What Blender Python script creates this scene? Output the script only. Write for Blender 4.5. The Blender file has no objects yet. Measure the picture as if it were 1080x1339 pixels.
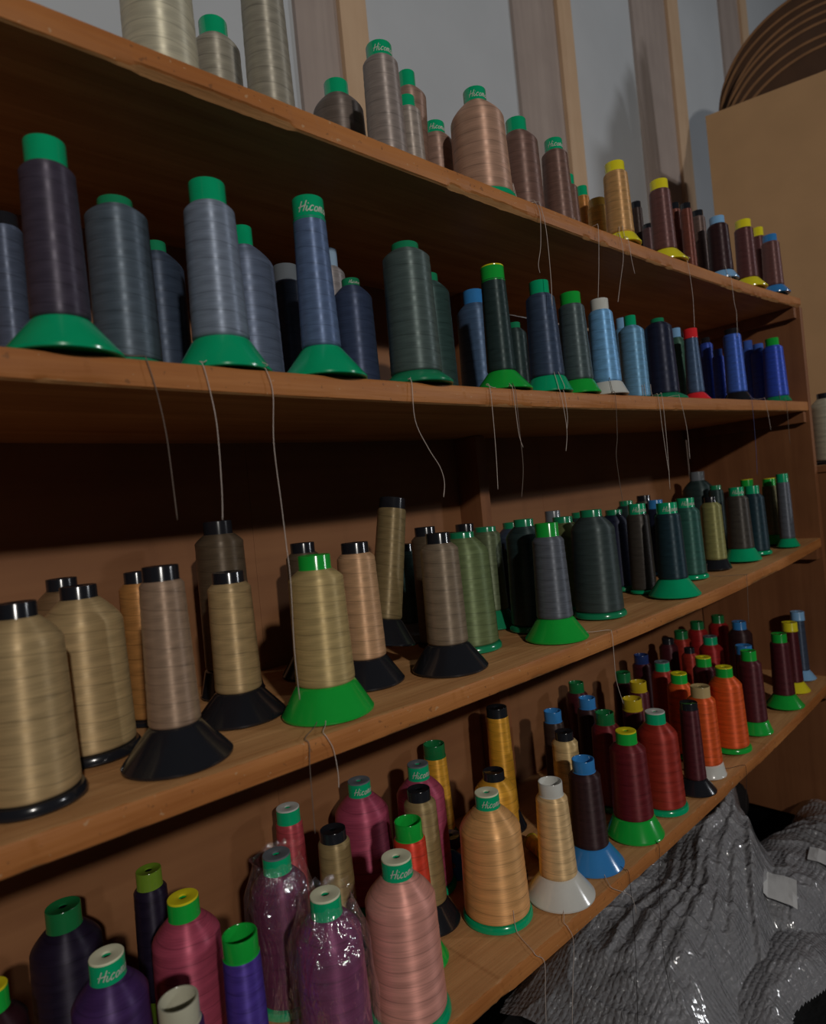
import bpy, bmesh, math, random
from mathutils import Vector, Matrix, noise
C = bpy.context.scene
COL = C.collection
PI = math.pi

# ------------------------------------------------------------ camera
CAMR=[[0.7403867, -0.6652536, -0.0962562], [-0.0733916, 0.0623383, -0.995353], [0.6681626, 0.7440105, -0.0026696]]
FPX=843.778
cd = bpy.data.cameras.new('camera'); cam = bpy.data.objects.new('camera', cd); COL.objects.link(cam)
r_, d_, f_ = [Vector(v) for v in CAMR]
M3 = Matrix((r_, -d_, -f_)).transposed()
cam.matrix_world = M3.to_4x4()
cd.sensor_fit = 'VERTICAL'; cd.sensor_height = 24.0; cd.lens = FPX / 1339 * 24.0
cd.clip_start = 0.02
cd.dof.use_dof = True; cd.dof.focus_distance = 0.92; cd.dof.aperture_fstop = 3.4
C.camera = cam

# ------------------------------------------------------------ light, exposure
C.view_settings.view_transform = 'Standard'; C.view_settings.look = 'None'
C.view_settings.gamma = 1.0; C.view_settings.use_curve_mapping = False
C.view_settings.exposure = 0.0
w = bpy.data.worlds.new('world'); C.world = w; w.use_nodes = True
w.node_tree.nodes['Background'].inputs[0].default_value = (0.75, 0.85, 1.0, 1)
w.node_tree.nodes['Background'].inputs[1].default_value = 0.022

def area(name, loc, target, size, power, colr):
    l = bpy.data.lights.new(name, 'AREA'); l.shape = 'DISK'; l.size = size; l.energy = power; l.color = colr
    o = bpy.data.objects.new(name, l); COL.objects.link(o); o.location = loc
    o.rotation_euler = (Vector(target) - Vector(loc)).to_track_quat('-Z', 'Y').to_euler()
    return o
area('room_lamp', (-1.0, -3.4, 1.75), (0.8, 0.7, 0.0), 0.17, 66, (1.0, 0.95, 0.88))
area('far_lamp', (4.0, -2.6, 1.5), (1.6, 0.9, 0.5), 0.30, 24, (0.95, 0.97, 1.0))

# ------------------------------------------------------------ helpers
def lin(c):
    return tuple(((v / 255) / 12.92 if v / 255 <= .04045 else ((v / 255 + .055) / 1.055) ** 2.4) for v in c)
def obj(name, me, mat=None, parent=None):
    if isinstance(me, bmesh.types.BMesh):
        m = bpy.data.meshes.new(name); me.normal_update(); me.to_mesh(m); me.free(); me = m
    o = bpy.data.objects.new(name, me); COL.objects.link(o)
    if mat: me.materials.append(mat)
    if parent: o.parent = parent
    return o
def empty(name, loc=(0, 0, 0), rot=(0, 0, 0)):
    o = bpy.data.objects.new(name, None); COL.objects.link(o); o.location = loc; o.rotation_euler = rot
    o.empty_display_size = .02
    return o
def tag(o, label=None, cat=None, group=None, kind=None):
    if label: o['label'] = label
    if cat: o['category'] = cat
    if group: o['group'] = group
    if kind: o['kind'] = kind
    return o
def smooth(o, ang=None):
    for p in o.data.polygons: p.use_smooth = True
    if ang: 
        try: o.data.set_sharp_from_angle(angle=ang)
        except Exception: pass
    return o
def box_bm(x0, x1, y0, y1, z0, z1, bev=.0015, bm=None, M=None):
    own = bmesh.new()
    bmesh.ops.create_cube(own, size=1)
    for v in own.verts:
        v.co = Vector((x0 + (v.co.x + .5) * (x1 - x0), y0 + (v.co.y + .5) * (y1 - y0), z0 + (v.co.z + .5) * (z1 - z0)))
    if bev: bmesh.ops.bevel(own, geom=own.edges[:], offset=bev, segments=2, affect='EDGES', profile=.6)
    if M: own.transform(M)
    if bm is None: return own
    m = bpy.data.meshes.new('t'); own.to_mesh(m); own.free(); bm.from_mesh(m); bpy.data.meshes.remove(m); return bm
def lathe(prof, seg=40, close=True):
    """profile [(r,z)] top or bottom may touch the axis"""
    vs = []; fs = []; rings = []
    for r, z in prof:
        if r < 1e-5: rings.append([len(vs)]); vs.append((0, 0, z))
        else:
            rings.append(list(range(len(vs), len(vs) + seg)))
            for i in range(seg):
                a = 2 * PI * i / seg; vs.append((r * math.cos(a), r * math.sin(a), z))
    for A, B in zip(rings, rings[1:]):
        for i in range(seg):
            j = (i + 1) % seg
            if len(A) == 1 and len(B) == 1: continue
            if len(A) == 1: fs.append((A[0], B[i], B[j]))
            elif len(B) == 1: fs.append((A[i], A[j], B[0]))
            else: fs.append((A[i], A[j], B[j], B[i]))
    m = bpy.data.meshes.new('lathe'); m.from_pydata(vs, [], fs); m.update()
    return m
def lobj(name, prof, mat, parent, seg=40, ang=.6):
    m = lathe(prof, seg); m.name = name
    bm = bmesh.new(); bm.from_mesh(m); bmesh.ops.recalc_face_normals(bm, faces=bm.faces[:]); bm.to_mesh(m); bm.free()
    o = obj(name, m, mat, parent); smooth(o, ang); return o
def tube_bm(pts, r, seg=5, bm=None):
    bm = bm or bmesh.new(); prev = None
    P = [Vector(p) for p in pts]
    for i, p in enumerate(P):
        t = (P[min(i + 1, len(P) - 1)] - P[max(i - 1, 0)]).normalized()
        a = t.orthogonal().normalized() if prev is None else (nrm - t * nrm.dot(t)).normalized()
        nrm = a; b = t.cross(a)
        ring = [bm.verts.new(p + (a * math.cos(2 * PI * k / seg) + b * math.sin(2 * PI * k / seg)) * r) for k in range(seg)]
        if prev:
            for k in range(seg): bm.faces.new((prev[k], prev[(k + 1) % seg], ring[(k + 1) % seg], ring[k]))
        else: bm.faces.new(list(reversed(ring)))
        prev = ring
    bm.faces.new(prev)
    return bm
def catmull(P, n=6):
    P = [Vector(p) for p in P]; out = []
    for i in range(len(P) - 1):
        p0, p1, p2, p3 = P[max(i - 1, 0)], P[i], P[i + 1], P[min(i + 2, len(P) - 1)]
        for k in range(n):
            t = k / n
            out.append(.5 * ((2 * p1) + (p2 - p0) * t + (2 * p0 - 5 * p1 + 4 * p2 - p3) * t * t + (3 * p1 - p0 - 3 * p2 + p3) * t ** 3))
    out.append(P[-1]); return out

# ------------------------------------------------------------ materials
def mat(name):
    m = bpy.data.materials.new(name); m.use_nodes = True
    return m, m.node_tree, m.node_tree.nodes['Principled BSDF']
def N(t, typ, **k):
    n = t.nodes.new(typ)
    for a, v in k.items(): setattr(n, a, v)
    return n
def L(t, a, b): t.links.new(a, b)
def math_n(t, op, a, b=None, c=None):
    n = N(t, 'ShaderNodeMath', operation=op)
    for i, v in enumerate((a, b, c)):
        if v is None: continue
        if hasattr(v, 'is_linked') or hasattr(v, 'links'): L(t, v, n.inputs[i])
        else: n.inputs[i].default_value = v
    return n.outputs[0]

def wood(name, c1, c2, axis=0, scale=1.0, rough=.6, grain=1.0, bump=.25, edge=0.0):
    m, t, b = mat(name)
    tc = N(t, 'ShaderNodeTexCoord'); mp = N(t, 'ShaderNodeMapping')
    s = [38 * scale] * 3; s[axis] = 2.2 * scale; mp.inputs['Scale'].default_value = s
    L(t, tc.outputs['Object'], mp.inputs[0])
    n1 = N(t, 'ShaderNodeTexNoise'); n1.inputs['Scale'].default_value = 1.0; n1.inputs['Detail'].default_value = 6; n1.inputs['Distortion'].default_value = .8
    L(t, mp.outputs[0], n1.inputs['Vector'])
    n2 = N(t, 'ShaderNodeTexNoise'); n2.inputs['Scale'].default_value = 5.0; n2.inputs['Detail'].default_value = 5
    L(t, mp.outputs[0], n2.inputs['Vector'])
    n3 = N(t, 'ShaderNodeTexNoise'); n3.inputs['Scale'].default_value = 9; n3.inputs['Detail'].default_value = 4
    L(t, tc.outputs['Object'], n3.inputs['Vector'])
    r = N(t, 'ShaderNodeValToRGB'); r.color_ramp.elements[0].position = .3; r.color_ramp.elements[1].position = .72
    r.color_ramp.elements[0].color = (*lin(c2), 1); r.color_ramp.elements[1].color = (*lin(c1), 1)
    mx = math_n(t, 'ADD', math_n(t, 'MULTIPLY', n1.outputs[0], .55), math_n(t, 'MULTIPLY', n2.outputs[0], .2 * grain))
    mx = math_n(t, 'ADD', mx, math_n(t, 'MULTIPLY', n3.outputs[0], .28))
    L(t, mx, r.inputs[0]); L(t, r.outputs[0], b.inputs['Base Color'])
    b.inputs['Roughness'].default_value = rough; b.inputs['Specular IOR Level'].default_value = .3
    bp = N(t, 'ShaderNodeBump'); bp.inputs['Strength'].default_value = bump; bp.inputs['Distance'].default_value = .002
    L(t, math_n(t, 'ADD', n2.outputs[0], math_n(t, 'MULTIPLY', n1.outputs[0], .6)), bp.inputs['Height']); L(t, bp.outputs[0], b.inputs['Normal'])
    return m

def plain(name, c, rough=.6, noise_amt=.12, nscale=30, bump=.1, spec=.4):
    m, t, b = mat(name)
    tc = N(t, 'ShaderNodeTexCoord'); n = N(t, 'ShaderNodeTexNoise'); n.inputs['Scale'].default_value = nscale; n.inputs['Detail'].default_value = 5
    L(t, tc.outputs['Object'], n.inputs['Vector'])
    r = N(t, 'ShaderNodeValToRGB'); l = lin(c)
    r.color_ramp.elements[0].position = .3; r.color_ramp.elements[1].position = .7
    r.color_ramp.elements[0].color = (*[v * (1 - noise_amt) for v in l], 1); r.color_ramp.elements[1].color = (*[min(1, v * (1 + noise_amt)) for v in l], 1)
    L(t, n.outputs[0], r.inputs[0]); L(t, r.outputs[0], b.inputs['Base Color'])
    b.inputs['Roughness'].default_value = rough; b.inputs['Specular IOR Level'].default_value = spec
    bp = N(t, 'ShaderNodeBump'); bp.inputs['Strength'].default_value = bump; bp.inputs['Distance'].default_value = .002
    L(t, n.outputs[0], bp.inputs['Height']); L(t, bp.outputs[0], b.inputs['Normal'])
    return m

THREAD = dict(cream=(158,153,134),stone=(125,120,108),taupe=(125,120,108),umber_grey=(88,78,72),greige=(120,110,105),rose_beige=(125,100,88),pale_taupe=(130,120,112),tan_rose=(150,118,100),cocoa=(98,74,66),amber=(150,100,50),mustard=(165,125,60),ochre=(160,122,78),dark_brown=(50,38,34),plum=(72,52,54),plum_brown=(88,58,56),rust_brown=(95,52,42),umber=(85,68,62),black_brown=(46,28,30),maroon_brown=(80,48,48),
slate_blue=(72,80,98),aubergine=(58,52,64),slate=(70,80,90),slate_dark=(52,62,78),steel=(104,113,128),steel_blue=(86,96,116),charcoal_blue=(55,62,76),denim=(78,94,124),warm_grey=(118,112,112),indigo_slate=(50,60,84),green_grey=(68,80,78),green_dark=(48,68,66),blue_slate=(60,80,106),ink_green=(36,50,50),navy_slate=(50,62,82),charcoal_green=(62,74,76),sky_blue=(98,145,185),sky_dull=(88,130,160),ink=(28,32,50),forest_dull=(50,80,68),royal_dark=(40,64,145),royal=(42,68,160),cobalt=(54,86,165),
camel=(150,128,92),camel_dark=(105,82,58),amber_tan=(150,105,58),mushroom=(130,108,90),mushroom_dark=(112,98,82),umber_dark=(76,64,50),straw=(155,135,92),peach_tan=(165,130,98),olive_brown=(112,96,66),moss=(88,100,66),moss_dark=(80,88,64),graphite=(80,84,92),olive=(82,88,54),green_grey_dark=(50,60,60),umber_black=(58,54,50),ink_teal=(26,46,54),teal_dark=(38,76,68),khaki=(118,116,72),khaki_dark=(88,84,56),
maroon_black=(40,18,24),black_purple=(28,22,38),rose=(150,64,84),purple_dark=(58,36,80),violet=(66,48,128),magenta_dark=(85,35,65),red_rose=(150,60,66),sand=(130,112,76),magenta=(100,42,78),rose_deep=(142,60,82),blush=(185,130,118),vermilion=(185,55,35),gold=(185,135,42),apricot=(195,140,90),sand_light=(190,155,112),cream_tan=(175,150,105),maroon_dark=(60,22,28),crimson_dark=(90,25,30),red_deep=(130,38,28),maroon=(70,26,32),orange=(192,74,28),red=(132,28,28))
PLAST = dict(teal=(5,132,88),tealdim=(20,105,70),green=(18,134,46),greendim=(18,85,45),black=(33,34,39),yellow=(190,175,30),yellowdim=(150,130,25),mustardcap=(170,130,50),sky=(105,145,180),blue=(42,102,155),white=(165,165,160),paleblue=(120,140,160),greycap=(85,90,95),red=(190,35,40),royalcap=(50,80,150),olivecap=(85,110,30),ivory=(150,148,130),tancap=(150,130,90),navycap=(25,40,80),cream=(195,190,160))
TG = 1.85   # the photograph's darkest-to-brightest range, as albedo gain
_tm = {}
def thread_group():
    g = bpy.data.node_groups.new('thread_winding', 'ShaderNodeTree')
    g.interface.new_socket('Color', in_out='INPUT', socket_type='NodeSocketColor')
    g.interface.new_socket('BSDF', in_out='OUTPUT', socket_type='NodeSocketShader')
    t = g; gi = N(t, 'NodeGroupInput'); go = N(t, 'NodeGroupOutput'); b = N(t, 'ShaderNodeBsdfPrincipled')
    tc = N(t, 'ShaderNodeTexCoord'); sx = N(t, 'ShaderNodeSeparateXYZ'); L(t, tc.outputs['Object'], sx.inputs[0])
    oi = N(t, 'ShaderNodeObjectInfo'); rnd = oi.outputs['Random']
    th = math_n(t, 'ARCTAN2', sx.outputs[1], sx.outputs[0]); z = sx.outputs[2]
    nz = N(t, 'ShaderNodeTexNoise'); nz.inputs['Scale'].default_value = 9; nz.inputs['Detail'].default_value = 2
    L(t, tc.outputs['Object'], nz.inputs['Vector'])
    wob = math_n(t, 'MULTIPLY', nz.outputs[0], 2.6)
    K = math_n(t, 'MULTIPLY_ADD', rnd, 160., 330.)
    zk = math_n(t, 'ADD', math_n(t, 'MULTIPLY', z, K), wob)
    s1 = math_n(t, 'SINE', math_n(t, 'ADD', zk, math_n(t, 'MULTIPLY', th, 2.))); s2 = math_n(t, 'SINE', math_n(t, 'SUBTRACT', math_n(t, 'MULTIPLY', zk, 1.31), math_n(t, 'MULTIPLY', th, 3.)))
    dia = math_n(t, 'ADD', math_n(t, 'MULTIPLY', s1, .5), math_n(t, 'MULTIPLY', s2, .5))
    # crossing single threads: thin helical lines
    h1 = math_n(t, 'POWER', math_n(t, 'ABSOLUTE', math_n(t, 'SINE', math_n(t, 'ADD', math_n(t, 'MULTIPLY', z, 190.), math_n(t, 'ADD', math_n(t, 'MULTIPLY', th, .5), wob)))), 220.)
    # fine strand noise, long around the axis
    cv = N(t, 'ShaderNodeCombineXYZ'); L(t, math_n(t, 'MULTIPLY', th, 1.2), cv.inputs[0]); L(t, math_n(t, 'MULTIPLY', z, 900.), cv.inputs[1]); L(t, math_n(t, 'MULTIPLY', rnd, 30.), cv.inputs[2])
    fn = N(t, 'ShaderNodeTexNoise'); fn.inputs['Scale'].default_value = 1.0; fn.inputs['Detail'].default_value = 3; L(t, cv.outputs[0], fn.inputs['Vector'])
    fac = math_n(t, 'ADD', math_n(t, 'MULTIPLY', dia, .09), math_n(t, 'MULTIPLY', math_n(t, 'SUBTRACT', fn.outputs[0], .5), .6))  # crossing bands paint the winding's uneven sheen into the colour
    fac = math_n(t, 'SUBTRACT', fac, math_n(t, 'MULTIPLY', h1, .3))
    fac = math_n(t, 'ADD', fac, 1.0)
    vm = N(t, 'ShaderNodeVectorMath', operation='SCALE'); L(t, gi.outputs[0], vm.inputs[0]); L(t, fac, vm.inputs['Scale'])
    L(t, vm.outputs[0], b.inputs['Base Color'])
    b.inputs['Roughness'].default_value = .42; b.inputs['Specular IOR Level'].default_value = .55
    b.inputs['Anisotropic'].default_value = .85; b.inputs['Anisotropic Rotation'].default_value = .25; b.inputs['Metallic'].default_value = .32
    tg = N(t, 'ShaderNodeTangent', direction_type='RADIAL', axis='Z'); L(t, tg.outputs[0], b.inputs['Tangent'])
    L(t, math_n(t, 'MULTIPLY_ADD', dia, .06, .52), b.inputs['Roughness'])
    bp = N(t, 'ShaderNodeBump'); bp.inputs['Strength'].default_value = .35; bp.inputs['Distance'].default_value = .0006
    hh = math_n(t, 'ADD', math_n(t, 'MULTIPLY', fn.outputs[0], .6), math_n(t, 'MULTIPLY', dia, .025)); hh = math_n(t, 'ADD', hh, math_n(t, 'MULTIPLY', h1, .15))
    L(t, hh, bp.inputs['Height']); L(t, bp.outputs[0], b.inputs['Normal'])
    L(t, b.outputs[0], go.inputs[0])
    return g
TGRP = thread_group()
def thread_mat(k):
    if k in _tm: return _tm[k]
    m = bpy.data.materials.new('thread_' + k); m.use_nodes = True; t = m.node_tree
    t.nodes.remove(t.nodes['Principled BSDF'])
    g = N(t, 'ShaderNodeGroup'); g.node_tree = TGRP
    l = lin(THREAD[k]); g.inputs[0].default_value = (*[min(.9, v * TG) for v in l], 1)
    L(t, g.outputs[0], t.nodes['Material Output'].inputs[0])
    _tm[k] = m; return m
_pm = {}
def plast(k):
    if k in _pm: return _pm[k]
    m = plain('plastic_' + k, (0, 0, 0), rough=.17, bump=.015, nscale=60, spec=.5)
    l = lin(PLAST[k]); r = [n for n in m.node_tree.nodes if n.type == 'VALTORGB'][0]
    g = TG if k != 'black' else 1.0
    r.color_ramp.elements[0].color = (*[min(.85, v * g * .93) for v in l], 1); r.color_ramp.elements[1].color = (*[min(.9, v * g) for v in l], 1)
    _pm[k] = m; return m
m_print, t_, b_ = mat('white_print'); b_.inputs['Base Color'].default_value = (.62, .62, .55, 1); b_.inputs['Roughness'].default_value = .5
m_dark = plain('painted_dark', (6, 6, 6), rough=.95, spec=.05)  # flat black, paints in the shade of cap holes and open tubes
def varnish(m):
    t = m.node_tree; b = t.nodes['Principled BSDF']; src = b.inputs['Base Color'].links[0].from_socket
    tc = N(t, 'ShaderNodeTexCoord'); sx = N(t, 'ShaderNodeSeparateXYZ'); L(t, tc.outputs['Object'], sx.inputs[0])
    n = N(t, 'ShaderNodeTexNoise'); n.inputs['Scale'].default_value = 60; n.inputs['Detail'].default_value = 6; L(t, tc.outputs['Object'], n.inputs['Vector'])
    edge = math_n(t, 'LESS_THAN', math_n(t, 'ADD', sx.outputs[1], math_n(t, 'MULTIPLY', n.outputs[0], .004)), .5454 + .0035)
    mx = N(t, 'ShaderNodeMix', data_type='RGBA', blend_type='MULTIPLY'); L(t, math_n(t, 'MULTIPLY', edge, .85), mx.inputs[0]); L(t, src, mx.inputs[6]); mx.inputs[7].default_value = (.93, .66, .42, 1)
    # scuffs: small pale nicks along the arris and dark specks
    n2 = N(t, 'ShaderNodeTexNoise'); n2.inputs['Scale'].default_value = 130; n2.inputs['Detail'].default_value = 3; L(t, tc.outputs['Object'], n2.inputs['Vector'])
    nick = math_n(t, 'MULTIPLY', math_n(t, 'GREATER_THAN', n2.outputs[0], .69), math_n(t, 'MULTIPLY', edge, .4))
    m2 = N(t, 'ShaderNodeMix', data_type='RGBA'); L(t, nick, m2.inputs[0]); L(t, mx.outputs[2], m2.inputs[6]); m2.inputs[7].default_value = (.62, .46, .28, 1)
    dk = math_n(t, 'MULTIPLY', math_n(t, 'LESS_THAN', n2.outputs[0], .33), math_n(t, 'MULTIPLY_ADD', edge, .35, .12))
    m3 = N(t, 'ShaderNodeMix', data_type='RGBA'); L(t, dk, m3.inputs[0]); L(t, m2.outputs[2], m3.inputs[6]); m3.inputs[7].default_value = (.12, .06, .03, 1)
    L(t, m3.outputs[2], b.inputs['Base Color']); return m
m_shelf = wood('shelf_wood', (208, 158, 106), (158, 106, 62), 0, 1.0, .5, 1.0, .45); varnish(m_shelf)
m_edge = m_shelf
m_ply = wood('panel_wood', (158, 110, 72), (128, 84, 54), 0, .5, .6, .5, .1)
m_end = wood('end_wood', (156, 104, 68), (122, 76, 48), 2, .6, .5, .6, .1)
m_stud = wood('stud_wood', (190, 174, 164), (166, 150, 142), 2, .5, .7, .6, .1)
m_stud2 = wood('strip_wood', (228, 196, 162), (205, 170, 136), 2, .5, .7, .6, .1)
m_wall = plain('painted_board', (200, 204, 208), .85, .05, 3, .03)
m_card = plain('cardboard', (200, 158, 114), .8, .06, 6, .05)
m_cardin = plain('cardboard_edge', (140, 100, 64), .85, .15, 90, .2)
m_disc = plain('brown_board', (84, 56, 36), .55, .15, 12, .1)
m_rim = plain('board_rim', (150, 108, 72), .5, .15, 20, .1)  # paler than the disc faces, painting in the missing gap shadows
m_floor = plain('dark_carpet', (24, 24, 25), .95, .5, 160, .8)
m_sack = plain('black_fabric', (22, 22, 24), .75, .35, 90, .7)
m_label = plain('paper', (200, 200, 200), .7, .03)

# ------------------------------------------------------------ setting
WY = 1.30; WK = 1.30 / .93
YF = 0.5454; YB = 0.870; XE = 1.893; T = 0.025
PROF=[[0.011104, -0.015049, 0.00418, 0.398685], [-0.007649, 0.035013, -0.022573, 0.126348], [0.00559, 0.011041, -0.023329, -0.230898], [0.00559, 0.011041, -0.02397, -0.592356]]
def sag(k, X):
    X = min(max(X, -.2), 1.92); a = PROF[k]; n = len(a) - 1
    return sum(c * X ** (n - i) for i, c in enumerate(a))
def top(k, X): return sag(k, X) + T

o = obj('floor', box_bm(-1.6, 8.0, -2.2, WY, -1.40, -1.30, 0), m_floor); tag(o, kind='structure')
o = obj('wall_back', box_bm(-1.6, 8.0, WY, WY + .08, -1.3, 3.2, 0), m_wall); tag(o, kind='structure')
def boards(n, x0, xm, x1):
    o = obj('trim_%d' % n, box_bm(x0 * WK, xm * WK, WY - .014, WY + .0002, -1.3, 3.2, .001), m_stud); tag(o, kind='structure')
    o = obj('trim_%d' % (n + 1), box_bm(xm * WK, x1 * WK, WY - .028, WY + .0002, -1.3, 3.2, .001), m_stud2); tag(o, kind='structure')
boards(1, .665, .758, .822)
boards(3, 1.305, 1.485, 1.550)
boards(5, 1.915, 2.14, 2.22)
boards(7, 2.62, 2.80, 2.87)

# ------------------------------------------------------------ shelving unit
unit = empty('shelving_unit', (.65, .70, -.93))
tag(unit, 'long wooden shelving unit with four sagging shelves packed with thread spools', 'shelving')
def place(o):
    o.location = -Vector(unit.location); return o
def shelf_mesh(k, rough, seed, x1):
    rnd = random.Random(seed); bm = bmesh.new(); n = 520; x0 = -.62; prev = None
    for i in range(n + 1):
        x = x0 + (x1 - x0) * i / n; z = sag(k, x)
        e = noise.noise(Vector((x * 9, seed, 0))) ; e2 = noise.noise(Vector((x * 60, seed, 3)))
        q_ = noise.noise(Vector((x * 5, seed, 7))) + .35 * noise.noise(Vector((x * 40, seed, 2))); chip = (max(0, q_ - .05) ** .5) * rough * (.7 + .5 * abs(e2))
        yb = YF + chip * .9 + abs(e2) * .0006; zt = z + T + e * .0006
        pts = [(YB, zt), (YF + .003, zt), (YF + .0008 + abs(e2) * .0008, zt - .001), (YF, zt - .003), (YF + e2 * .0003, z + .006 + chip * .5), (yb + .0004, z + .002 + chip * .45), (yb + .003, z + .0002), (YB, z)]
        ring = [bm.verts.new((x, a, b)) for a, b in pts]
        if prev:
            for j in range(len(ring)): bm.faces.new((prev[j], prev[(j + 1) % 8], ring[(j + 1) % 8], ring[j]))
        else: bm.faces.new(ring)
        prev = ring
    bm.faces.new(list(reversed(prev)))
    bmesh.ops.recalc_face_normals(bm, faces=bm.faces[:])
    return bm
for k in range(4):
    o = place(obj('shelf', shelf_mesh(k, .008 if k == 0 else .003, 11 + k, XE + .02 if k == 0 else XE), m_shelf, unit)); smooth(o, .5)
place(obj('end_panel', box_bm(XE, XE + .020, YF - .002, YB, -.93, sag(0, 1.9) - .0005), m_end, unit))
place(obj('end_panel', box_bm(-.642, -.622, YF - .002, YB, -.93, sag(0, -.2) + .02), m_end, unit))
for a, b in ((-.62, .4608), (.461, 1.1708), (1.171, 1.89)):
    place(obj('back_board', box_bm(a, b, YB + .0005, YB + .009, -.93, .40, .0006), m_ply, unit))
for k in (1, 2, 3):
    zt = sag(k - 1, .9); zb = top(k, .9)
    place(obj('upright', box_bm(.905, .932, .815, .8700, zb + .0005, zt - .0005, .001), m_end, unit))
for k in range(4):
    zt = sag(k, 1.88)
    place(obj('cleat', box_bm(XE - .020, XE - .0002, YF + .006, YB - .002, zt - .028, zt - .0008, .001), m_end, unit))

# ------------------------------------------------------------ spools of thread
rng = random.Random(5)
def body_prof(z0, z1, rb, rt, rc, sh, n, seed, waist=0.0):
    R = random.Random(seed); pr = [(rc - .002, z0 - .001), (rb - .0022, z0), (rb - .0005, z0 + .0016)]
    zs = z1 - sh
    for i in range(n + 1):
        u = i / n; z = z0 + .003 + (zs - z0 - .003) * u
        pr.append((rb + (rt - rb) * u + waist * math.sin(PI * u) + R.uniform(-1, 1) * .00016, z))
    m = 7
    for i in range(1, m + 1):
        u = i / m
        pr.append((rt + (rc + .0008 - rt) * (u ** 1.25) - R.uniform(0, 1) * .0001, zs + (z1 - zs) * (u ** .92)))
    pr.append((rc - .003, z1 + .0005))
    return pr
LET = {'H': ([(0.05, 0), (.18, 1.0)], [(.5, 0), (.66, 1.05)], [(-.1, .42), (.7, .56)]), 'i': ([(0, .5), (-.04, .08), (.12, .02), (.22, .2)], [(.06, .72), (.09, .80)]),
       'c': ([(.36, .48), (.2, .56), (.02, .3), (.1, .02), (.34, .1)],), 'o': ([(.3, .5), (.08, .4), (.06, .06), (.28, .02), (.38, .3), (.3, .5)],),
       'm': ([(0, 0), (.06, .5), (.2, .52), (.2, 0), (.26, .5), (.42, .5), (.42, .02), (.52, .1)],), 'a': ([(.34, .5), (.08, .42), (.04, .06), (.24, .04), (.36, .5), (.34, .04), (.46, .08)],),
       'n': ([(0, 0), (.06, .5), (.24, .52), (.24, .02), (.34, .1)],)}
ADV = dict(H=.82, i=.3, c=.46, o=.5, m=.62, a=.54, n=.4)
def lettering(par, H, hc, rc, ang):
    bm = bmesh.new(); h = hc * .46; x = 0; R = rc + .00025; tot = sum(ADV[c] for c in 'Hicoman')
    zc = H - hc * .78
    def P(u, v, off):
        a = ang + ((u + v * .25 - tot / 2) * h) / rc
        return Vector((R * math.cos(a), R * math.sin(a), zc + (v) * h + off))
    for ch in 'Hicoman':
        for st in LET[ch]:
            st = [(p.x, p.y) for p in catmull([(a, b, 0) for a, b in st], 4)]
            for (a, b), (c, d) in zip(st, st[1:]):
                dx, dy = c - a, d - b; l = math.hypot(dx, dy) or 1; nx, ny = -dy / l * .055, dx / l * .055
                q = [(a + nx, b + ny), (a - nx, b - ny), (c - nx, d - ny), (c + nx, d + ny)]
                bm.faces.new([bm.verts.new(P(x + u, v, 0)) for u, v in q])
        x += ADV[ch]
    return obj('lettering', bm, m_print, par)
SP = {}
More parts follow.
